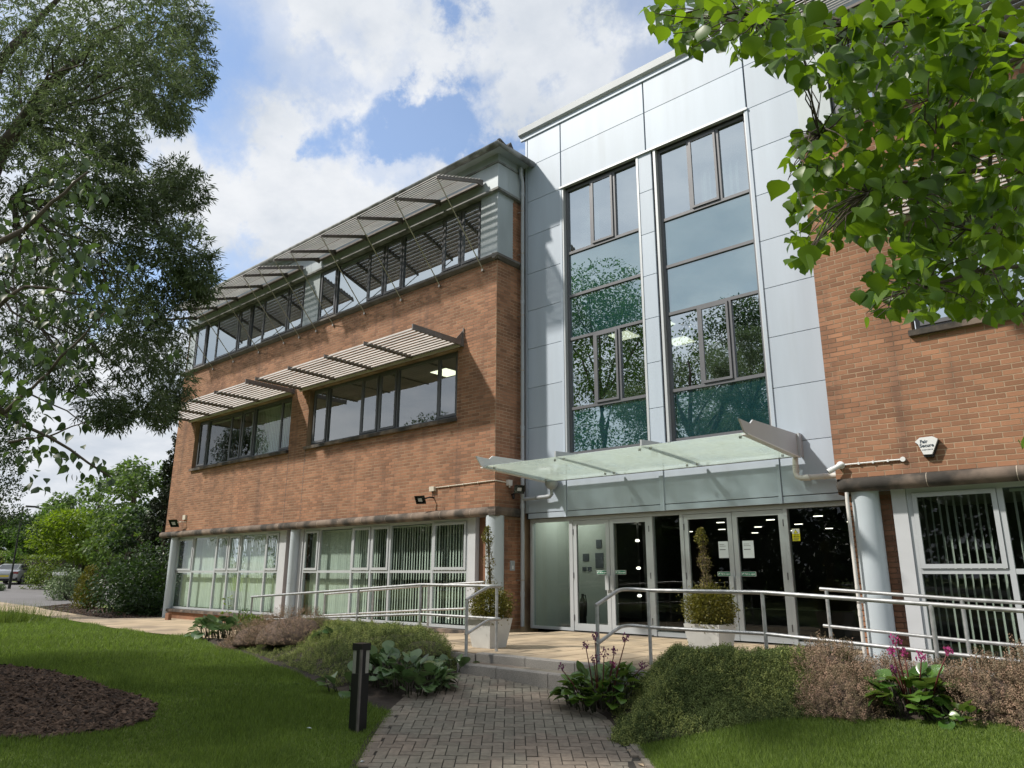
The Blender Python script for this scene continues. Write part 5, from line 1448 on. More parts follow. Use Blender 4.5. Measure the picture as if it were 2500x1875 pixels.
# shrubs
def shrub(label, base, w_, d_, h, mat, n, leaf, cat='shrub', name='shrub', n_cl=14, group=None, stem=True, squash=.8, up=0.0):
    base = np.array(base, float); t = thing(name, label, cat, tuple(base), group)
    cs, rs = [], []
    for k in range(n_cl):
        a = rng.uniform(0, 2 * math.pi); q = math.sqrt(rng.uniform(0, 1)); zf = rng.uniform(.12, .82) * (1 - .45 * q * q)
        r_c = min(w_, h) * rng.uniform(.22, .34)
        cs.append(base + [w_ * .5 * q * .8 * math.cos(a), d_ * .5 * q * .8 * math.sin(a), h * zf + .05]); rs.append(r_c)
    rs = np.array(rs); per = np.maximum(6, (n * rs ** 2 / (rs ** 2).sum()).astype(int))
    P, D, S = clump_leaves(cs, rs, per, leaf, squash, -up)
    keep = P[:, 2] > base[2] - .02
    P, D, S = P[keep], D[keep], S[keep]
    V, Fq = scatter(leaf_q * [.6, 1, 1], leaf_qf, P, frames(D, jitter=.5), S)
    leaf_mesh_obj('foliage', V, Fq, mat, 0, rng.uniform(0, 1, len(Fq)), t)
    if stem:
        b = MB()
        for c in cs[:8]: limb(b, base + [0, 0, -.05], c, .015 + h * .012, .005, .05, 4, .1)
        b.build('stem', M['bark'], t, smooth=True)
    return t
gb = lambda u, v: gp(u, v)
p = gb(330, 1500); shrub('big layered dark green shrub beside the end of the wing', [-18.3, .65, -.36], 3.5, 2.6, 2.7, LM['shrub'], 9500, .13, n_cl=40)
shrub('broad leaved dark shrub spilling low over the bark strip', [-16.6, .2, -.36], 2.6, 1.6, 1.35, LM['shrub'], 3500, .10, n_cl=18)
p = gb(208, 1487); shrub('upright golden conifer bush at the end of the bark strip', p, .95, .95, 1.75, LM['gold'], 3600, .09, n_cl=22, squash=1.3, up=1.0)
shrub('variegated pale edged shrub behind the golden conifer', gbase(168, 1420, 36), 3.0, 2.4, 1.7, LM['var'], 2600, .12, n_cl=18)
shrub('rounded ochre green shrub beside the small sign', gbase(128, 1420, 46), 3.2, 3.0, 2.0, LM['hedge'], 2600, .14, n_cl=18)
shrub('low leafy plants around the foot of the lamp post', gbase(-12, 1432, 43), 2.4, 1.4, .45, LM['var'], 700, .12, n_cl=10, cat='plant', name='low_plant', stem=False)
def hedge(label, a, b_, h, th, n):
    a, b_ = np.array(a), np.array(b_); t = thing('clipped_hedge', label, 'hedge', tuple((a + b_) / 2))
    d = (b_ - a); L = np.linalg.norm(d[:2]); d = d / np.linalg.norm(d); nn = np.array([-d[1], d[0], 0])
    s = rng.uniform(0, L, n); q = rng.uniform(-1, 1, n); z_ = rng.uniform(0, 1, n)
    side = rng.integers(0, 3, n); q = np.where(side == 0, -1, np.where(side == 1, q, q)); z_ = np.where(side == 1, 1.0, z_)
    P = a + d * s[:, None] + nn * (q * th / 2)[:, None] + np.column_stack([np.zeros((n, 2)), z_ * h]) + rng.normal(0, .06, (n, 3))
    V, Fq = scatter(leaf_q * [.6, 1, 1], leaf_qf, P, frames(unit(rng.normal(size=(n, 3)) + [0, 0, .4]), jitter=.6), rng.uniform(.14, .26, n))
    leaf_mesh_obj('foliage', V, Fq, LM['hedge'], 0, rng.uniform(0, 1, n), t)
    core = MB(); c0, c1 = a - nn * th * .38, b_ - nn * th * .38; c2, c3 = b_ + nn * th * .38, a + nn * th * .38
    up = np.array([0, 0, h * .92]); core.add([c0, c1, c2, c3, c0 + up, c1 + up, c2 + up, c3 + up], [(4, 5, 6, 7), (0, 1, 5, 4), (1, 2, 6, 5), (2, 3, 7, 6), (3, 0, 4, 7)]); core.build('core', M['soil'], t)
hedge('clipped yellow topped hedge running behind the silver car', gbase(-60, 1420, 66), gbase(245, 1400, 60), 2.3, 1.4, 6500)
hedge('lower clipped hedge beside the silver car', gbase(55, 1425, 56), gbase(160, 1420, 52), 1.9, 1.2, 2600)

# ------------------------------------------------------------------ far furniture: lamp post, sign, cars
lb = gbase(23, 1432, 45.5)
lp = thing('lamp_post', 'slim black lamp post with flat lantern arm by the parked car', 'lamp post', tuple(lb))
b = MB(); b.tube([lb + [0, 0, -.1], lb + [0, 0, 1.0]], .09, 10); b.build('base', M['black'], lp, smooth=40)
b = MB(); b.tube([lb + [0, 0, 1.0], lb + [.0, 0, 5.1]], .05, 10); b.build('pole', M['black'], lp, smooth=40)
r2 = np.array([RGT[0], RGT[1], 0]); r2 /= np.linalg.norm(r2)
b = MB(); b.tube([lb + [0, 0, 5.05], lb + r2 * .25 + [0, 0, 5.1]], .03, 8); q0 = lb + r2 * .2 + [0, 0, 5.05]; q1 = lb + r2 * .95 + [0, 0, 5.02]; n_ = np.cross(r2, [0, 0, 1]) * .14
b.add([q0 - n_ * .6, q1 - n_, q1 + n_, q0 + n_ * .6, q0 - n_ * .6 + [0, 0, .12], q1 - n_ + [0, 0, .10], q1 + n_ + [0, 0, .10], q0 + n_ * .6 + [0, 0, .12]], [(0, 3, 2, 1), (4, 5, 6, 7), (0, 1, 5, 4), (1, 2, 6, 5), (2, 3, 7, 6), (3, 0, 4, 7)])
b.build('lantern', M['black'], lp)
sb = gbase(146, 1415, 42)
sp = thing('car_park_sign', 'small white board on two dark posts among the shrubs', 'sign', tuple(sb))
for s_ in (-.42, .42):
    b = MB(); b.tube([sb + r2 * s_ + [0, 0, -.1], sb + r2 * s_ + [0, 0, 1.25]], .035, 6); b.build('post', M['black'], sp)
q0 = sb - r2 * .42 + [0, 0, .98]; q1 = sb + r2 * .42 + [0, 0, .98]; n_ = np.cross(r2, [0, 0, 1]) * .05
b = MB(); b.add([q0 + n_, q1 + n_, q1 + n_ * 2, q0 + n_ * 2, q0 + n_ + [0, 0, .2], q1 + n_ + [0, 0, .2], q1 + n_ * 2 + [0, 0, .2], q0 + n_ * 2 + [0, 0, .2]], [(0, 3, 2, 1), (4, 5, 6, 7), (0, 1, 5, 4), (1, 2, 6, 5), (2, 3, 7, 6), (3, 0, 4, 7)]); b.build('board', M['white'], sp)
CP = dict(paint=pm('silver car paint', (.42, .43, .45), .28, metal=.5, var=.02, coat=.6), dark=pm('dark car glass', (.02, .025, .03), .06, var=0, spec=.9), tyre=pm('tyre', (.015, .015, .016), .8), red=pm('tail lamp', (.22, .012, .012), .25), plate=pm('yellow plate', (.62, .48, .04), .5), white=pm('white car paint', (.7, .7, .7), .3, coat=.5))
def car(label, pos, heading, paint):
    """local: +y is the nose, x across, z up"""
    t = thing('parked_car', label, 'car', tuple(pos), 'cars in the car park')
    R_ = Matrix.Translation(Vector(pos)) @ Matrix.Rotation(heading, 4, 'Z')
    Lr = Matrix.Translation(-Vector(pos)).inverted()
    def bld(m, nm, mat, par=t, smooth=35):
        m.v = [tuple(R_ @ Vector(p)) for p in m.v]; return m.build(nm, mat, par, smooth=smooth)
    # lower body: stations along y with half width, sill and deck heights
    st = [(-2.15, .70, .45, .78), (-2.10, .80, .30, .92), (-1.8, .90, .22, 1.02), (-1.0, .93, .20, 1.00), (0, .93, .20, .97), (1.0, .92, .20, .90), (1.7, .88, .22, .80), (2.1, .74, .28, .68), (2.2, .60, .36, .58)]
    m = MB(); vs = []
    for (y, hw, z0, z1) in st:
        vs += [(-hw * .92, y, z0), (-hw, y, (z0 + z1) * .52), (-hw * .94, y, z1 - .05), (-hw * .78, y, z1), (hw * .78, y, z1), (hw * .94, y, z1 - .05), (hw, y, (z0 + z1) * .52), (hw * .92, y, z0)]
    fs = []
    for i in range(len(st) - 1):
        for j in range(8): fs.append((i * 8 + j, i * 8 + (j + 1) % 8, (i + 1) * 8 + (j + 1) % 8, (i + 1) * 8 + j))
    fs += [tuple(range(8))[::-1], tuple(range((len(st) - 1) * 8, len(st) * 8))]
    m.add(vs, fs); body = bld(m, 'body', paint)
    st = [(-1.75, .72, 1.00, 1.04), (-1.1, .70, 1.0, 1.32), (-.5, .66, .99, 1.42), (.2, .66, .97, 1.42), (1.0, .74, .92, 1.0)]
    m = MB(); vs = []
    for (y, hw, z0, z1) in st: vs += [(-hw * 1.08, y, z0), (-hw * .86, y, z1), (hw * .86, y, z1), (hw * 1.08, y, z0)]
    fs = []
    for i in range(len(st) - 1):
        for j in range(3): fs.append((i * 4 + j, i * 4 + j + 1, (i + 1) * 4 + j + 1, (i + 1) * 4 + j))
    m.add(vs, fs); bld(m, 'cabin', paint)
    m = MB(); m.quad((-.60, -1.73, 1.05), (.60, -1.73, 1.05), (.54, -1.12, 1.335), (-.54, -1.12, 1.335)); bld(m, 'rear_window', CP['dark'])
    for s_ in (-1, 1):
        m = MB(); m.add([(s_ * .765, -1.2, 1.03), (s_ * .745, .8, .99), (s_ * .60, .2, 1.37), (s_ * .61, -.5, 1.38), (s_ * .64, -1.0, 1.30)], [(0, 1, 2, 3, 4)]); bld(m, 'side_window', CP['dark'])
        m = MB(); m.box(s_ * .62 - .18, s_ * .62 + .18, -2.16, -2.08, .72, .84); bld(m, 'tail_lamp', CP['red'])
        for y in (-1.35, 1.35):
            w0 = MB(); a0 = np.linspace(0, 2 * np.pi, 18, endpoint=False); xo = s_ * .94; xi = s_ * .72
            vs = [(x, y + .33 * math.cos(a), .33 + .33 * math.sin(a)) for x in (xi, xo) for a in a0]
            w0.add(vs, [(k, (k + 1) % 18, (k + 1) % 18 + 18, k + 18) for k in range(18)] + [tuple(range(18)), tuple(range(18, 36))]); wh = bld(w0, 'wheel', CP['tyre'])
            w1 = MB(); vs = [(xo + s_ * .006, y + .22 * math.cos(a), .33 + .22 * math.sin(a)) for a in a0]; w1.add(vs, [tuple(range(18))]); bld(w1, 'rim', M['galv'], wh)
    m = MB(); m.box(-.26, .26, -2.17, -2.14, .50, .61); bld(m, 'number_plate', CP['plate'])
    m = MB(); m.box(-.78, .78, -2.13, -2.0, .26, .46); bld(m, 'bumper', CP['tyre'])
    return t
cpos = gbase(30, 1428, 53)
car('silver car seen from behind parked by the hedge', cpos, math.radians(60), CP['paint'])
c2 = gbase(8, 1400, 88); car('white car partly seen over the hedge beyond the silver car', c2 + [0, 0, .9], math.radians(-30), CP['white'])
c3 = gbase(88, 1400, 90); car('pale car roof just showing above the hedge', c3 + [0, 0, .9], math.radians(-20), CP['white'])

# ------------------------------------------------------------------ big ash tree left of the viewer
ash_base = np.array([-1.7, -9.7, float(ground(-1.7, -9.7))])
AT = thing('ash_tree', 'large feathery leaved tree overhanging from the left with dark grey limbs', 'tree', tuple(ash_base))
blobs = [(60, 60, 110), (180, 50, 120), (300, 60, 110), (410, 40, 80), (460, 55, 50), (120, 170, 110), (250, 160, 110), (370, 150, 90), (455, 145, 60), (470, 190, 35), (330, 240, 90), (400, 235, 60), (412, 285, 35),
         (230, 270, 90), (120, 290, 80), (275, 345, 50), (300, 375, 30), (432, 428, 38), (452, 462, 40), (385, 470, 45), (330, 480, 50), (260, 450, 60), (180, 420, 80), (80, 450, 90), (420, 530, 60), (340, 560, 80),
         (240, 560, 90), (130, 600, 90), (40, 600, 90), (440, 610, 60), (468, 650, 45), (482, 695, 32), (360, 680, 70), (270, 690, 80), (160, 700, 90), (50, 740, 90), (400, 770, 60), (330, 790, 70), (240, 800, 70),
         (130, 820, 80), (40, 850, 70), (400, 860, 45), (422, 930, 42), (330, 880, 55), (360, 985, 42), (250, 985, 50), (278, 1008, 28), (392, 1015, 28), (420, 965, 32), (160, 900, 55), (150, 330, 60), (40, 330, 50)]
cs, rs = [], []
for (u, v, r) in blobs:
    d = rng.uniform(7.2, 10.6)
    cs.append(at(u, v, d)); rs.append(r / F_PX * d * 1.05)
trunk_top = ash_base + [0.3, 0.2, 4.2]
for k in range(46):                                               # the rest of the crown, out of the picture and overhead
    a = rng.uniform(0, 2 * math.pi); q = rng.uniform(.3, 1); zf = rng.uniform(4.0, 8.8)
    wz = 4.2 * math.sqrt(max(.05, 1 - ((zf - 6.2) / 3.4) ** 2))
    c = ash_base + [wz * q * math.cos(a), wz * q * math.sin(a), zf]
    dd = c - CAM; dz = dd @ FWD
    if dz > .3 and W_PX / 2 + F_PX * (dd @ RGT) / dz > -120: continue
    cs.append(c); rs.append(rng.uniform(.7, 1.15))
TP, TD = [], []
for c, r in zip(cs, rs):
    n = int(130 + 500 * r * r)
    s = sphere_pts(n, .4); TP.append(np.array(c) + s * r * [1, 1, .85]); TD.append(unit(s * .7 + rng.normal(0, .55, s.shape) + [0, 0, -.35]))
TP, TD = np.concatenate(TP), np.concatenate(TD)
# every twig carries nine narrow leaflets in pairs
nt_ = len(TP); Rt = frames(TD, jitter=.6)
LP, LD, LS = [], [], []
for k in range(9):
    side = 0 if k == 8 else (1 if k % 2 else -1); al = .035 + .024 * (k // 2)
    locp = np.array([0, al, 0]); ld = unit(np.array([side * .85, .75, -.15 + .1 * side]))
    LP.append(TP + np.einsum('nij,j->ni', Rt, locp)); LD.append(unit(np.einsum('nij,j->ni', Rt, ld) + rng.normal(0, .22, TP.shape) + [0, 0, -.12])); LS.append(rng.uniform(.055, .085, nt_))
LP, LD, LS = np.concatenate(LP), np.concatenate(LD), np.concatenate(LS)
V, Fq = scatter(leaf_q * [.24, 1, 1], leaf_qf, LP, frames(LD, jitter=.5), LS)
leaf_mesh_obj('crown', V, Fq, LM['ash'], 0, rng.uniform(0, 1, len(Fq)), AT)
b = MB()
limb(b, ash_base + [0, 0, -.2], trunk_top, .24, .18, 0, 6, .02)
p_l1 = limb(b, trunk_top - [0, 0, 1.4], at(0, 372, 8.6), .15, .085, .02, 5, .04); limb(b, at(0, 372, 8.6), at(118, 205, 8.7), .085, .055, 0, 4, .03); limb(b, at(118, 205, 8.7), at(300, 60, 8.9), .05, .02, .03, 4, .06)
limb(b, trunk_top, at(0, 150, 9.2), .14, .06, .02, 5, .04); limb(b, at(0, 150, 9.2), at(105, 35, 9.4), .06, .035, 0, 3, .03); limb(b, at(105, 35, 9.4), at(200, -60, 9.5), .035, .02, 0, 3, .03)
limb(b, trunk_top, ash_base + [.4, .3, 8.6], .17, .03, 0, 8, .03)
for c in cs[:len(blobs)]:
    j = rng.integers(0, 3); s0 = [at(60, 300, 8.7), at(30, 480, 8.8), at(-60, 650, 8.6)][int(np.clip((CAM[2] + 7 - c[2]) / 2.4, 0, 2))]
    limb(b, s0, c, .018, .005, .05, 5, .09)
for c in cs[len(blobs):]: limb(b, ash_base + [.2, .1, max(3.0, (c[2] - ash_base[2]) * .7)], c, .06, .015, .05, 4, .08)
b.build('trunk', M['bark'], AT, smooth=True)

# ------------------------------------------------------------------ trees with leaves large enough to pick apart
def leafy(parent, TV, TF, mat, P, D, S, indiv, up=(0, 0, 1), jit=.5):
    R_ = frames(D, up=up, jitter=jit); n = len(P)
    seen = in_view(P, 0); dist = np.linalg.norm(P - CAM, axis=1)
    order = np.argsort(np.where(seen, -S / dist, 1.0)); idx = order[:indiv]; rest = order[indiv:]
    ms = []
    for k in range(6):
        ms.append(np_mesh('leaf', TV, TF, mat, np.full(len(TF), k / 6), smooth=True))
    for i in idx:
        m4 = Matrix(R_[i].tolist()).to_4x4(); m4 = Matrix.Translation(P[i]) @ m4 @ Matrix.Scale(float(S[i]), 4)
        obj('leaf', ms[int(rng.integers(0, 6))], parent, mat4=m4)
    if len(rest):
        V, Fq = scatter(TV, TF, P[rest], R_[rest], S[rest])
        o = obj('foliage', np_mesh('foliage', V, Fq, mat, np.repeat(rng.uniform(0, 1, len(rest)), len(TF)), smooth=True), parent); o['kind'] = 'stuff'
def sprays(blobs, depth, dens, size, spread_d):
    P, D, S = [], [], []
    for bl in blobs:
        u, v, r = bl[:3]; d = bl[3] if len(bl) > 3 else rng.uniform(*depth)
        n = max(3, int(dens * math.pi * r * r / (size * F_PX / d) ** 2))
        a = rng.uniform(0, 2 * math.pi, n); q = np.sqrt(rng.uniform(0, 1, n)) * r * 1.05
        dd = d + rng.normal(0, spread_d, n)
        for k in range(n): P.append(at(u + q[k] * math.cos(a[k]), v + q[k] * math.sin(a[k]), max(2.1, dd[k])))
    P = np.array(P); n = len(P)
    D = unit(rng.normal(0, .55, (n, 3)) + [0, 0, -.75])
    S = size * rng.uniform(.65, 1.25, n)
    return P, D, S
ch_base = np.array([3.2, -12.2, float(ground(3.2, -12.2))])
CT = thing('cherry_tree', 'nearer tree with broad toothed dark leaves hanging in sprays at the left', 'tree', tuple(ch_base))
cb_ = [(200, 420, 55), (110, 480, 70), (215, 500, 45), (60, 560, 80), (170, 620, 70), (80, 700, 90), (200, 720, 60), (330, 645, 18), (120, 800, 80), (250, 760, 50), (40, 900, 80), (180, 870, 55), (375, 765, 14), (240, 600, 40),
       (20, 1000, 40), (210, 1030, 20), (130, 1065, 50), (60, 1095, 40), (180, 1120, 40), (235, 1150, 35), (265, 1160, 25), (90, 1170, 30), (425, 860, 13), (200, 1030, 14), (40, 1020, 40), (110, 1000, 20), (170, 940, 40), (85, 960, 45)]
P, D, S = sprays(cb_, (4.2, 5.6), 2.0, .074, .4)
leafy(CT, CHER_V, CHER_F, LM['cherry'], P, D, S, 300)
b = MB(); c_top = ch_base + [.4, .3, 3.0]
limb(b, ch_base + [0, 0, -.2], c_top, .14, .10, 0, 6, .02)
for (u0, v0, d0), (u1, v1, d1), r_ in (((-250, 760, 4.3), (60, 560, 4.5), .03), ((60, 560, 4.5), (215, 420, 4.6), .014), ((-250, 760, 4.3), (10, 1010, 4.5), .03), ((10, 1010, 4.5), (120, 910, 4.6), .014), ((10, 1010, 4.5), (270, 1165, 4.6), .012), ((120, 910, 4.6), (260, 760, 4.7), .010), ((60, 700, 4.5), (200, 720, 4.6), .012), ((-60, 800, 4.4), (60, 700, 4.5), .018), ((20, 1080, 4.5), (120, 1065, 4.6), .009), ((120, 1065, 4.6), (210, 1030, 4.7), .006), ((70, 960, 4.5), (215, 1040, 4.6), .006)):
    limb(b, at(u0, v0, d0), at(u1, v1, d1), r_, r_ * .5, .03, 5, .05)
limb(b, c_top, at(-250, 760, 4.3), .09, .03, .05, 5, .04)
b.build('trunk', M['bark'], CT, smooth=True)

lm_base = np.array([13.2, -9.2, float(ground(13.2, -9.2))])
LT = thing('lime_tree', 'lime tree with fresh heart shaped leaves hanging in at the top right', 'tree', tuple(lm_base))
lb_ = [(1620, 25, 40), (1640, 80, 38), (1680, 30, 50), (1690, 100, 28), (1740, 60, 48), (1760, 15, 50), (1800, 110, 30), (1850, 70, 50), (1830, 25, 60), (1900, 60, 60), (1930, 120, 38), (1870, 140, 28), (1960, 150, 38), (1980, 60, 60), (1972, 190, 28),
       (2080, 100, 80), (2060, 200, 48), (2130, 220, 80), (2200, 80, 100), (2300, 100, 100), (2420, 80, 100), (2250, 230, 100), (2380, 230, 110), (2470, 250, 80), (2080, 300, 55), (2000, 312, 28), (2030, 350, 48), (1950, 330, 18), (1960, 380, 38),
       (1930, 430, 28), (2000, 430, 48), (2080, 430, 70), (2180, 380, 90), (2290, 380, 100), (2420, 400, 100), (1960, 500, 38), (2060, 500, 50), (2120, 520, 60), (2200, 500, 80), (2320, 520, 90), (2450, 530, 80), (1955, 570, 28), (1990, 600, 28), (1955, 640, 24), (2040, 565, 38),
       (2250, 600, 60), (2180, 650, 48), (2300, 650, 80), (2430, 650, 80), (2130, 700, 36), (2170, 730, 32), (2250, 720, 50), (2330, 710, 60), (2430, 715, 60), (2122, 765, 16), (2480, 750, 18), (2497, 1068, 14), (2290, 70, 40, 1.7), (2360, 120, 30, 1.8), (2200, 740, 25), (2370, 740, 30)]
P, D, S = sprays(lb_, (2.4, 3.8), 6.2, .058, .42)
extra_n = 260                                                     # more of the same crown overhead, out of the picture
ex_p = np.column_stack([rng.uniform(10.8, 14.5, extra_n), rng.uniform(-11.5, -7.5, extra_n), rng.uniform(3.2, 6.0, extra_n)])
ex_keep = ~in_view(ex_p, 100); ex_p = ex_p[ex_keep]
P = np.concatenate([P, ex_p]); D = np.concatenate([D, unit(rng.normal(0, .55, ex_p.shape) + [0, 0, -.75])]); S = np.concatenate([S, .085 * rng.uniform(.7, 1.3, len(ex_p))])
leafy(LT, LIME_V, LIME_F, LM['lime'], P, D, S, 300)
b = MB(); l_top = lm_base + [-.2, .2, 3.4]
limb(b, lm_base + [0, 0, -.2], l_top, .17, .12, 0, 6, .02)
hubs = [at(2620, 100, 2.8), at(2620, 420, 2.8), at(2640, 640, 2.9)]
for h0 in hubs: limb(b, l_top, h0, .05, .025, .05, 5, .04)
for (i0, (u1, v1, d1), r_) in ((0, (2080, 60, 2.8), .014), (0, (2330, 230, 2.7), .012), (1, (2120, 470, 2.8), .013), (1, (2290, 350, 2.6), .012), (2, (2260, 700, 2.8), .011), (2, (2360, 560, 2.9), .011)):
    limb(b, hubs[i0], at(u1, v1, d1), r_, .005, .04, 6, .05)
for (a, c_, r_) in (((2080, 60, 2.8), (1640, 40, 2.8), .006), ((1940, 50, 2.8), (1990, 280, 2.8), .006), ((1990, 280, 2.8), (2040, 360, 2.8), .004), ((2120, 470, 2.8), (1950, 400, 2.8), .005), ((2120, 470, 2.8), (1960, 630, 2.8), .005), ((2260, 700, 2.8), (2120, 750, 2.8), .004), ((2330, 230, 2.7), (2240, 480, 2.7), .006), ((2440, 200, 2.8), (2410, 640, 2.8), .009)):
    limb(b, at(*a), at(*c_), r_, r_ * .6, .03, 6, .05)
tw = [np.array(h) for h in hubs] + [at(2080, 60, 2.8), at(2330, 230, 2.7), at(2120, 470, 2.8), at(2290, 350, 2.6), at(2260, 700, 2.8), at(2360, 560, 2.9), at(1850, 50, 2.8), at(2240, 480, 2.7), at(2410, 640, 2.8), at(2000, 330, 2.8)]
for bl in lb_:                                                    # fine twigs that carry the sprays
    for j in range(3 if bl[1] < 900 else 0):
        c = at(bl[0] + rng.normal(0, bl[2] * .4), bl[1] + rng.normal(0, bl[2] * .4), rng.uniform(2.3, 3.5))
        o = min(tw, key=lambda q: np.linalg.norm(q - c)); limb(b, o, c, .0032, .0014, .05, 4, .10)
b.build('trunk', M['bark'], LT, smooth=True)

# ------------------------------------------------------------------ trees across the lawn behind the viewer (they are what the glass mirrors)
def back_tree(label, x, y, h, sp, mat, n):
    return tree(label, [x, y, float(ground(x, y))], h, sp, mat, n * 5, .17, .25, .2, n_cl=80)
back_tree('large tree on the far side of the lawn mirrored in the narrower glazed strip', -13.5, -22.0, 19.5, 6.0, LM['mid'], 8000)
back_tree('tree behind the viewer mirrored in the wider glazed strip', -6.5, -25.5, 17.0, 5.0, LM['shrub'], 6500)
back_tree('tree behind the viewer mirrored in the entrance doors', 12.0, -26.0, 10.0, 5.0, LM['shrub'], 5000)
back_tree('tree across the lawn mirrored in the far ground floor bay', -24.0, -20.0, 11.0, 5.0, LM['shrub'], 5000)
# the wooded boundary across the road opposite the building
cs, rs = [], []
for k in range(260):
    x = rng.uniform(-75, 55); y = -31 - rng.uniform(0, 7) - .10 * abs(x); cs.append(np.array([x, y, rng.uniform(-.5, 8.0)])); rs.append(rng.uniform(1.8, 3.2))
for k in range(240):                                              # a second rank of crowns closes the gaps
    x = rng.uniform(-85, 65); y = -42 - rng.uniform(0, 8) - .10 * abs(x); cs.append(np.array([x, y, rng.uniform(-.5, 11.0)])); rs.append(rng.uniform(2.4, 4.0))
P, D, S = clump_leaves(cs, rs, [300] * 260 + [150] * 240, .40)
S[260 * 300:] *= 2.1
V, Fq = scatter(leaf_q * [.62, 1, 1], leaf_qf, P, frames(D, jitter=.5), S)
wo = leaf_mesh_obj('woodland', V, Fq, LM['shrub'], 0, rng.uniform(0, 1, len(Fq))); tag(wo, 'dark wooded boundary opposite the building, mirrored in its glass', 'woodland', kind='stuff')
# ================================================================== PLANTING BEDS
bed_l = [(2.84, -3.36), (2.84, -3.75), (2.80, -4.05), P2(1085, 1668), P2(1010, 1692), P2(955, 1738)] + bed_l_front[::-1] + [P2(440, 1552), (-4.1, -3.0), (1.15, -3.0), (1.15, -3.36)]
FR = [(6.30, -5.0), (6.60, -4.72), (6.95, -4.42), (7.35, -4.12), (7.8, -3.97), (8.35, -3.90), (8.95, -3.85), (9.6, -3.82), (11.5, -3.8)]     # front edge of the right bed
bed_r = [(5.10, -3.40), (5.08, -3.95), P2(1420, 1725), P2(1478, 1760)] + FR + [(11.5, -3.05), (6.8, -3.05), (6.8, -3.42)]
FL = [(-5.0, -3.35), (-2.75, -4.0), (-.43, -4.6), (1.58, -5.2), (3.0, -5.65), (3.75, -5.85)]
def edge_dist(x, y, poly):
    x, y = np.asarray(x), np.asarray(y); best = np.full(x.shape, 1e9); n = len(poly)
    for i in range(n):
        a, b_ = np.array(poly[i][:2]), np.array(poly[(i + 1) % n][:2]); d = b_ - a; L2_ = d @ d + 1e-9
        t = np.clip(((x - a[0]) * d[0] + (y - a[1]) * d[1]) / L2_, 0, 1)
        best = np.minimum(best, np.hypot(x - a[0] - t * d[0], y - a[1] - t * d[1]))
    return best
def mat_height(poly, h, rise, top_cap, front=None):
    def f(x, y):
        e = edge_dist(x, y, poly) if front is None else edge_dist(x, y, list(front) + list(front)[-2:0:-1])
        z = ground(x, y) + h * smooth01(e / rise) + .02
        return np.minimum(z, top_cap) if top_cap is not None else z
    return f
# one sprig of heather: crossed tiny leaves up a stem
sv, sf = [], []
for k in range(7):
    a = k * 2.4; t = .15 + k * .13; c_, s_ = math.cos(a), math.sin(a); o = len(sv)
    sv += [(0, t - .08, 0), (.20 * c_ - .05 * s_, t + .06, .20 * s_ + .05 * c_), (.06 * c_, t + .16, .06 * s_), (.20 * c_ + .05 * s_, t + .02, .20 * s_ - .05 * c_)]
    sf.append((o, o + 1, o + 2, o + 3))
SPV, SPF = np.array(sv), np.array(sf)
def heather_mat(label, poly, h, rise, cap, n, mat, size=(.035, .07), name='heather', front=None):
    zf = mat_height(poly, h, rise, cap, front)
    pts = poly_points(poly, n, zf)
    pts[:, 2] += .035 * np.sin(pts[:, 0] * 9 + 2 * np.sin(pts[:, 1] * 5)) * np.cos(pts[:, 1] * 8) + rng.normal(0, .014, len(pts))
    pts[:, 2] += .03 * np.sin(pts[:, 0] * 21 + pts[:, 1] * 7) * np.sin(pts[:, 1] * 19)
    patch = .5 + .5 * np.sin(pts[:, 0] * 3.1 + 2.3 * np.sin(pts[:, 1] * 2.7)) * np.cos(pts[:, 1] * 3.7 + pts[:, 0])
    D = unit(rng.normal(0, .42, pts.shape) + [0, 0, 1])
    V, Fq = scatter(SPV, SPF, pts - [0, 0, .03], frames(D, up=(1, 0, 0), jitter=.8), rng.uniform(*size, len(pts)))
    t = thing(name, label, 'heather', (float(pts[:, 0].mean()), float(pts[:, 1].mean()), float(ground(pts[:, 0].mean(), pts[:, 1].mean()))))
    o = leaf_mesh_obj('foliage', V, Fq, mat, 0, np.repeat(np.clip(.45 * patch + .54 * rng.uniform(0, 1, len(pts)) ** 1.4, 0, .999), len(SPF)), t, 'stuff')
    co = sheet('wood', poly, M['heather_core'], -.055, step=.16, fn=lambda x, y: zf(x, y) + .035 * np.sin(x * 9 + 2 * np.sin(y * 5)) * np.cos(y * 8))
    co.parent = t; co.matrix_parent_inverse = Matrix.Translation(-t.location); del co['kind']
    return t
def under(poly, h, rise, cap, name):
    """the dense woody heart of a heather mat"""
    zf = mat_height(poly, h * .86, rise * 1.1, None if cap is None else cap - .06)
    return zf
sheet('soil_bed', bed_l, M['soil'], -.01, fn=mat_height(bed_l, .38, 1.5, .10), step=.3, label='planted soil bed left of the steps')
sheet('soil_bed', bed_r, M['soil'], -.01, fn=mat_height(bed_r, .34, 1.0, .10), step=.3, label='planted soil bed right of the steps')
soil_l, soil_r = mat_height(bed_l, .38, 1.5, .10), mat_height(bed_r, .34, 1.0, .10)
def bed_z(x, y):
    if in_poly(np.array([x]), np.array([y]), bed_l)[0]: return float(soil_l(np.array([x]), np.array([y]))[0])
    if in_poly(np.array([x]), np.array([y]), bed_r)[0]: return float(soil_r(np.array([x]), np.array([y]))[0])
    return float(ground(x, y))
HL = [(2.72, -3.60), (2.6, -3.42), (1.2, -3.12), (-2.3, -3.12), (-3.0, -3.6)] + FL[1:4] + [(2.5, -5.45), (2.62, -4.9), (2.45, -4.4)]
heather_mat('low green heather carpet between the bollard and the ramp handrail', HL, .60, 1.5, .24, 21000, LM['heather'], (.045, .085), front=[(-3.0, -3.6)] + FL[1:4] + [(2.5, -5.45), (2.62, -4.9), (2.6, -4.4), (2.85, -3.5)])
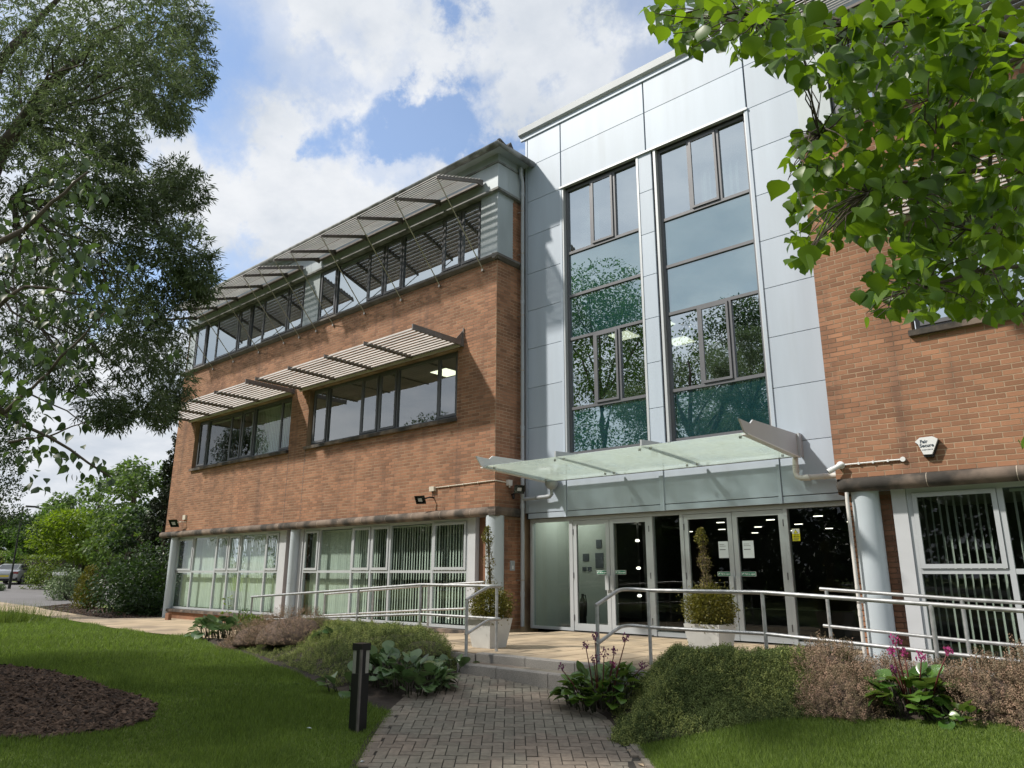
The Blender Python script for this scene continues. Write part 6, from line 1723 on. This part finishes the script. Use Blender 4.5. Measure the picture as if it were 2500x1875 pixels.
HR = [(5.15, -3.42), (5.40, -3.95), (5.85, -4.45), (6.12, -4.98)] + FR[:5] + [(7.75, -3.06), (6.82, -3.06), (6.8, -3.40)]
heather_mat('broad green heather carpet in front of the right handrail', HR, .55, 1.0, .25, 25000, LM['heather'], (.05, .09), front=HR[:-3])
def heather_bush(label, p, w_, h, n, mat=None, d_=None):
    d_ = d_ or w_
    p = np.array(p, float); t = thing('heather_bush', label, 'heather', tuple(p), 'browning heather bushes')
    s = unit(rng.normal(size=(n, 3))); s[:, 2] = np.abs(s[:, 2]); r = rng.uniform(.72, 1.02, n) * (1 + .14 * np.sin(s[:, 0] * 7 + p[0] * 9) * np.cos(s[:, 1] * 6 + p[1]))
    P = p + s * r[:, None] * [w_ / 2, d_ / 2, h]
    V, Fq = scatter(SPV, SPF, P, frames(unit(s + rng.normal(0, .35, s.shape) + [0, 0, .3]), jitter=.8), rng.uniform(.05, .09, n))
    leaf_mesh_obj('foliage', V, Fq, mat or LM['heather_b'], 0, np.repeat(rng.uniform(0, 1, n), len(SPF)), t)
    co = MB(); co.lathe([(.5 * w_ * math.sqrt(max(0, 1 - (k / 6) ** 2)) * .80 + .005, k / 6 * h * .80 + p[2] - .02) for k in range(7)], p[0], p[1], 12); co.build('wood', M['heather_core_b'] if mat is None else M['heather_core'], t, smooth=True)
    b = MB()
    for k in range(7):
        q = s[k]; limb(b, p, p + q * np.array([w_ / 2, d_ / 2, h]) * .8, .012, .004, .05, 4, .1)
    b.build('stem', M['bark'], t, smooth=True)
    return t
gq = lambda u, v, off=0: gp(u, v, off)
heather_bush('brown pink heather bush in front of the ramp handrail', (-1.2, -3.75, -.05), 1.5, .52, 1900)
heather_bush('small brown heather mound at the far corner of the left bed', (-2.3, -3.75, -.15), 1.1, .42, 1100)
heather_bush('low brownish heather edging the lawn beside the fern', (-2.6, -4.0, -.30), .6, .25, 450)
heather_bush('sparse heather with purple flower heads beside the steps post', (2.15, -3.75, -.02), .8, .24, 800, LM['heather'])
heather_bush('tall brown topped heather bush before the end door', (7.60, -3.35, .02), .72, .42, 1500)
heather_bush('rounded brown pink heather bush at the lawn edge', (7.85, -3.70, -.16), .78, .40, 2100)
heather_bush('wide brown pink heather bush near the frame edge', (8.98, -3.52, -.12), .72, .48, 2300)
heather_bush('low brown heather bush in the front corner of the right bed', (9.35, -3.70, -.12), .55, .36, 1100)
heather_bush('small greyish heather between the pink flowers and the handrail', (8.60, -3.25, .0), .5, .28, 700)
heather_bush('thin heather bush below the round column', (8.12, -3.20, -.02), .5, .32, 700)
heather_bush('tawny heather bush rising at the right edge of the bed', (9.25, -3.25, .02), .5, .46, 1100)

# bergenia: each leaf its own piece
BM_ = {}
def bergenia(label, centre, w_, d_, n, size, mat, flowers=(), lift=.0, group='large leaved bergenia clumps', h=.26):
    c = np.array(centre, float); t = thing('bergenia', label, 'plant', tuple(c), group)
    if mat.name not in BM_:
        BM_[mat.name] = [np_mesh('leaf', broad_leaf([.10, .30, .44, .48, .44, .30, .06], f_, cu)[0], BERG_F, mat, np.full(len(BERG_F), k / 6), smooth=True) for k, (f_, cu) in enumerate(((.18, .30), (.35, .15), (.08, .45), (.28, -.05), (.22, .55), (.12, .22)))]
    for k in range(n):
        q = math.sqrt(rng.uniform(.02, 1)); a = rng.uniform(0, 2 * math.pi)
        root = c + [w_ / 2 * q * math.cos(a) * .75, d_ / 2 * q * math.sin(a) * .75, 0]; root[2] = bed_z(root[0], root[1]) + .01 + lift
        hh = h * rng.uniform(.35, 1.0) * (1 - .45 * q)
        out = np.array([math.cos(a + rng.normal(0, .6)), math.sin(a + rng.normal(0, .6)), 0])
        tip = root + out * rng.uniform(.02, .10) + [0, 0, hh]
        st = MB(); st.tube([root, (root + tip) / 2 + [0, 0, .01], tip], [.007, .006, .005], 5); st.build('leaf_stalk', M['twig'], t, smooth=True)
        el = rng.uniform(.1, 1.25) if q < .8 else rng.uniform(-.25, .7)
        d = unit(out * math.cos(el) + np.array([0, 0, math.sin(el)]))
        # the blade's upper face looks outwards and up
        R_ = frames(d[None], up=tuple(unit(-out * math.sin(el) * 1.0 + np.array([0, 0, 1.0]) * max(.2, math.cos(el)))), jitter=.25)[0]
        s = size * rng.uniform(.6, 1.2)
        obj('leaf', BM_[mat.name][int(rng.integers(0, 6))], t, mat4=Matrix.Translation(tip) @ Matrix(R_.tolist()).to_4x4() @ Matrix.Scale(float(s), 4))
    for (u, v, dd, colr, r_) in flowers:
        pt = at(u, v, float((c - CAM) @ FWD) + rng.uniform(-.25, .15))
        base = c + (pt - c) * [.35, .35, 0]; base[2] = bed_z(base[0], base[1]) + .03
        mid = base * .45 + pt * .55 + [0, 0, .03]
        fs_ = MB(); fs_.tube([base, mid, pt], [.008, .007, .005], 5); fs_.build('flower_stem', LM['red_stem'], t, smooth=True)
        n2_ = 40; r_ = r_ * 1.25; s = unit(rng.normal(size=(n2_, 3))) * rng.uniform(.3, 1, n2_)[:, None] * r_ * [1, 1, 1.1]
        V, Fq = scatter(leaf_q * [.8, 1, 1], leaf_qf, pt + s, frames(unit(s + [0, 0, .4] + rng.normal(0, .3, s.shape) * r_), jitter=.6), rng.uniform(.016, .028, n2_))
        leaf_mesh_obj('flower_head', V, Fq, LM[colr], 0, rng.uniform(0, 1, n2_), t)
    return t
bergenia('big glossy dark green bergenia clump spilling onto the path by the steps', gq(985, 1682), 1.55, 1.15, 190, .150, LM['berg'], h=.30)
bergenia('dark bergenia leaves beside the bollard at the lawn corner', gq(850, 1690), .65, .6, 26, .15, LM['berg'], h=.22)
bergenia('bergenia leaves tucked at the foot of the left steps post', gq(1105, 1645), .6, .6, 26, .12, LM['berg'], h=.18)
bergenia('bergenia clump with purple flower spikes at the right of the steps', gq(1466, 1735), 1.05, .9, 150, .145, LM['berg_g'], lift=.04,
         flowers=((1430, 1578, 8.0, 'purple', .045), (1452, 1555, 8.0, 'purple', .04), (1450, 1610, 7.8, 'purple', .055), (1475, 1598, 7.9, 'purple', .05), (1500, 1592, 7.9, 'purple', .04), (1528, 1560, 7.9, 'purple', .04), (1497, 1625, 7.8, 'pink', .035), (1570, 1628, 7.8, 'purple', .04), (1370, 1632, 7.7, 'purple', .04)), h=.34)
bergenia('bright green bergenia with pink flowers between brown heather bushes', (8.42, -3.72, -.12), .66, .5, 70, .145, LM['berg_g'],
         flowers=((2185, 1568, 6.9, 'pink', .05), (2178, 1592, 6.9, 'pink', .03), (2208, 1597, 6.9, 'pink', .028), (2250, 1607, 6.9, 'pink', .042), (2180, 1637, 6.7, 'purple', .028), (2315, 1590, 6.9, 'pink', .03)), h=.30)
bergenia('bergenia trailing over the lawn edge below the wide heather', (8.72, -3.88, -.12), .5, .25, 26, .12, LM['berg_g'], h=.14)
bergenia('sunlit bergenia clump at the far end of the left bed', gq(545, 1562), 2.0, 1.3, 110, .22, LM['berg'], h=.42)
bergenia('row of bergenia leaves standing under the ramp handrail', (1.0, -3.35, .05), 2.2, .5, 60, .18, LM['berg'], lift=.10, h=.30)
bergenia('pale leaved bergenia between the brown heather and the green carpet', (.1, -3.7, .0), .9, .6, 34, .17, LM['berg'], h=.26)
# fern and tall weed in the far corner of the left bed
shrub('bright green feathery fern beside the far bergenia', gq(625, 1578), .75, .6, .55, LM['hedge'], 1500, .05, cat='fern', name='fern', n_cl=12, up=1.2, stem=False)
shrub('light green leafy weed standing above the far bergenia', gq(600, 1545), .7, .5, .62, LM['mid'], 700, .05, cat='weed', name='tall_weed', n_cl=9, up=.6)
wb = gq(560, 1540); wt = thing('tall_weed', 'thin tall weed with pale leaf whorls before the far windows', 'weed', tuple(wb))
b = MB(); tip = at(556, 1462, float((wb - CAM) @ FWD)); b.tube([wb, (wb + tip) / 2 + [.03, 0, 0], tip], [.008, .006, .004], 5); b.build('stem', M['twig'], wt)
lv = unit(rng.normal(size=(46, 3)) * [1, 1, .25]); lev = rng.integers(0, 3, 46)
P = tip - np.column_stack([np.zeros((46, 2)), lev * .16]) + lv * .05
V, Fq = scatter(leaf_q * [.35, 1, 1], leaf_qf, P, frames(lv, jitter=.3), rng.uniform(.07, .14, 46)); leaf_mesh_obj('foliage', V, Fq, LM['maple'], 0, rng.uniform(0, 1, 46), wt)

# ------------------------------------------------------------------ clipped shrubs in the planters
def topiary(label, cx, cy, z0, rad, ztop, n, lean=(0, 0)):
    t = thing('box_plant', label, 'plant', (cx, cy, z0), 'box plants in the white planters')
    s = unit(rng.normal(size=(n, 3))); r = rng.uniform(.45, 1.05, n) * (1 + .12 * np.sin(s[:, 0] * 8) * np.cos(s[:, 2] * 7))
    P = np.array([cx, cy, z0 + rad * .72]) + s * r[:, None] * rad * [1, 1, .85]
    k = P[:, 2] > z0 - .02; P, s = P[k], s[k]
    ex_ = rng.integers(0, len(P), len(P) // 14); P[ex_] += s[ex_] * rng.uniform(.03, .12, len(ex_))[:, None]
    V, Fq = scatter(leaf_q * [.6, 1, 1], leaf_qf, P, frames(unit(s + rng.normal(0, .6, s.shape)), jitter=.6), rng.uniform(.024, .042, len(P)))
    leaf_mesh_obj('foliage', V, Fq, LM['box'], 0, rng.uniform(0, 1, len(P)), t)
    # the straggly spire: dry below, green again at the tip
    m = 1900; f = rng.uniform(0, 1, m); zc = z0 + rad * 1.35 + f * (ztop - z0 - rad * 1.35)
    wd = .085 * (1 - .25 * f) * (1 + .5 * np.sin(f * 17)) ; a = rng.uniform(0, 2 * np.pi, m); q = rng.uniform(0, 1, m) ** .6
    ax = np.array([cx, cy]) + np.outer(f, lean)
    P = np.column_stack([ax[:, 0] + wd * q * np.cos(a), ax[:, 1] + wd * q * np.sin(a), zc])
    green = (f > .72) | (rng.uniform(0, 1, m) < .22)
    for sel, mat, nm, sz in ((green, LM['box'], 'spire_leaves', (.02, .036)), (~green, LM['boxdry'], 'spire_twigs', (.03, .07))):
        dv = unit(rng.normal(0, .8, (sel.sum(), 3)) + [0, 0, .7])
        V, Fq = scatter(leaf_q * ([.6, 1, 1] if nm == 'spire_leaves' else [.10, 1, 1]), leaf_qf, P[sel], frames(dv, jitter=.5), rng.uniform(*sz, sel.sum()))
        leaf_mesh_obj(nm, V, Fq, mat, 0, rng.uniform(0, 1, sel.sum()), t)
    b = MB()
    for j in range(4):
        o = rng.normal(0, .02, 2); limb(b, (cx + o[0], cy + o[1], z0 - .04), (cx + lean[0] + o[0], cy + lean[1] + o[1], ztop - .03), .011, .004, 0, 7, .02)
    b.build('stem', M['bark'], t, smooth=True)
topiary('straggly box plant with a bare spire in the planter by the ramp rail', 2.40, -2.66, .37, .32, 1.78, 6500, (-.06, -.03))
topiary('golden green ball of box with a tall thin spire before the doors', 5.42, -1.50, .37, .345, 1.70, 8000, (-.05, -.02))

# ------------------------------------------------------------------ grass
bl_v = np.array([(-.5, 0, 0), (.5, 0, 0), (.0, 1, .12)], float); bl_f = np.array([(0, 1, 2)])
def lawn_grass(label, poly, n, holes=(), near=5.5, hmin=.03, hmax=.065):
    pts = poly_points(poly, n, lambda x, y: ground(x, y) - .008, near=near)
    for hpoly in holes: pts = pts[~in_poly(pts[:, 0], pts[:, 1], hpoly)]
    d = np.linalg.norm(pts - CAM, axis=1); n = len(pts)
    hgt = rng.uniform(hmin, hmax, n) * (1 + .35 * np.sin(pts[:, 0] * 2.1 + np.sin(pts[:, 1] * 1.7) * 2)) * np.clip(d / 9, 1, 1.8)
    wid = rng.uniform(.004, .008, n) * np.clip(d / 6, 1, 3)
    a = rng.uniform(0, 2 * np.pi, n)
    D = unit(np.column_stack([np.cos(a) * .45, np.sin(a) * .45, np.ones(n)]) + rng.normal(0, .18, (n, 3)))
    V, Fq = scatter(bl_v, bl_f, pts, frames(D, up=(0, 1, 0), jitter=1.0), np.column_stack([wid, hgt, hgt]))
    patch = .5 + .5 * np.sin(pts[:, 0] * 1.3 + 2 * np.sin(pts[:, 1] * .9)) * np.cos(pts[:, 1] * 1.6 + pts[:, 0] * .4)
    tn = np.clip(rng.uniform(0, 1, n) * .75 + patch * .25, 0, .999)
    o = leaf_mesh_obj('grass', V, Fq, LM['grass'], 0, tn); tag(o, label, 'grass', kind='stuff')
lawn_grass('short mown grass covering the left lawn', lawn_l, 230000, holes=[mul])
lawn_grass('short mown grass covering the right lawn', lawn_r, 75000)
# long tuft at the far lawn corner
tb = gq(18, 1522); n = 1500
P = tb + rng.normal(0, 1, (n, 3)) * [.55, .55, 0]; P[:, 2] = ground(P[:, 0], P[:, 1])
D = unit(rng.normal(0, .28, (n, 3)) + [0, 0, 1]); V, Fq = scatter(bl_v, bl_f, P, frames(D, up=(0, 1, 0), jitter=1.), np.column_stack([rng.uniform(.008, .014, n), rng.uniform(.25, .75, n), rng.uniform(.2, .5, n)]))
tg = thing('long_grass_tuft', 'tuft of long uncut grass at the far corner of the lawn', 'grass', tuple(tb)); leaf_mesh_obj('blades', V, Fq, LM['hedge'], 0, rng.uniform(0, 1, n), tg)
# fallen leaves and petals on lawn and path
for (u, v, dr, lab) in ((688, 1585, 0, 'torn green leaf on the lawn in front of the far bergenia'), (725, 1670, 1, 'torn green leaf on the lawn left of the bollard'), (755, 1778, 2, 'small pale petal on the lawn left of the bollard foot'),
                     (1535, 1833, 3, 'dry curled leaf on the path edge by the heather'), (1565, 1868, 3, 'dry curled leaf at the bottom of the picture by the path edge'), (265, 1587, 2, 'small pale petal on the lawn behind the bark bed'), (885, 1860, 2, 'pale petal at the worn lawn edge below the bollard')):
    p = gp(u, v, .02); s = .05 if dr in (0, 1, 3) else .03
    b = MB(); a = rng.uniform(0, 6); c_, s_ = math.cos(a) * s, math.sin(a) * s
    b.add([p - [c_, s_, 0], p + [-s_ * .4, c_ * .4, .008], p + [c_, s_, .004], p + [s_ * .4, -c_ * .4, .01], p + [0, 0, -.004]], [(0, 1, 4), (1, 2, 4), (2, 3, 4), (3, 0, 4)])
    tag(b.build('fallen_leaf' if dr != 2 else 'petal', M['paper'] if dr == 2 else (M['flag'] if dr == 3 else LM['mid'])), lab, 'leaf' if dr != 2 else 'petal', 'fallen leaves and petals')
# loose red brick at the foot of the far column
p = on_z(410, 1513, -.33); b = MB(); b.box(p[0] - .11, p[0] + .11, p[1] - .05, p[1] + .05, p[2] - .02, p[2] + .20); tag(b.build('loose_brick', M['brick']), 'loose red brick standing at the foot of the far column', 'brick')
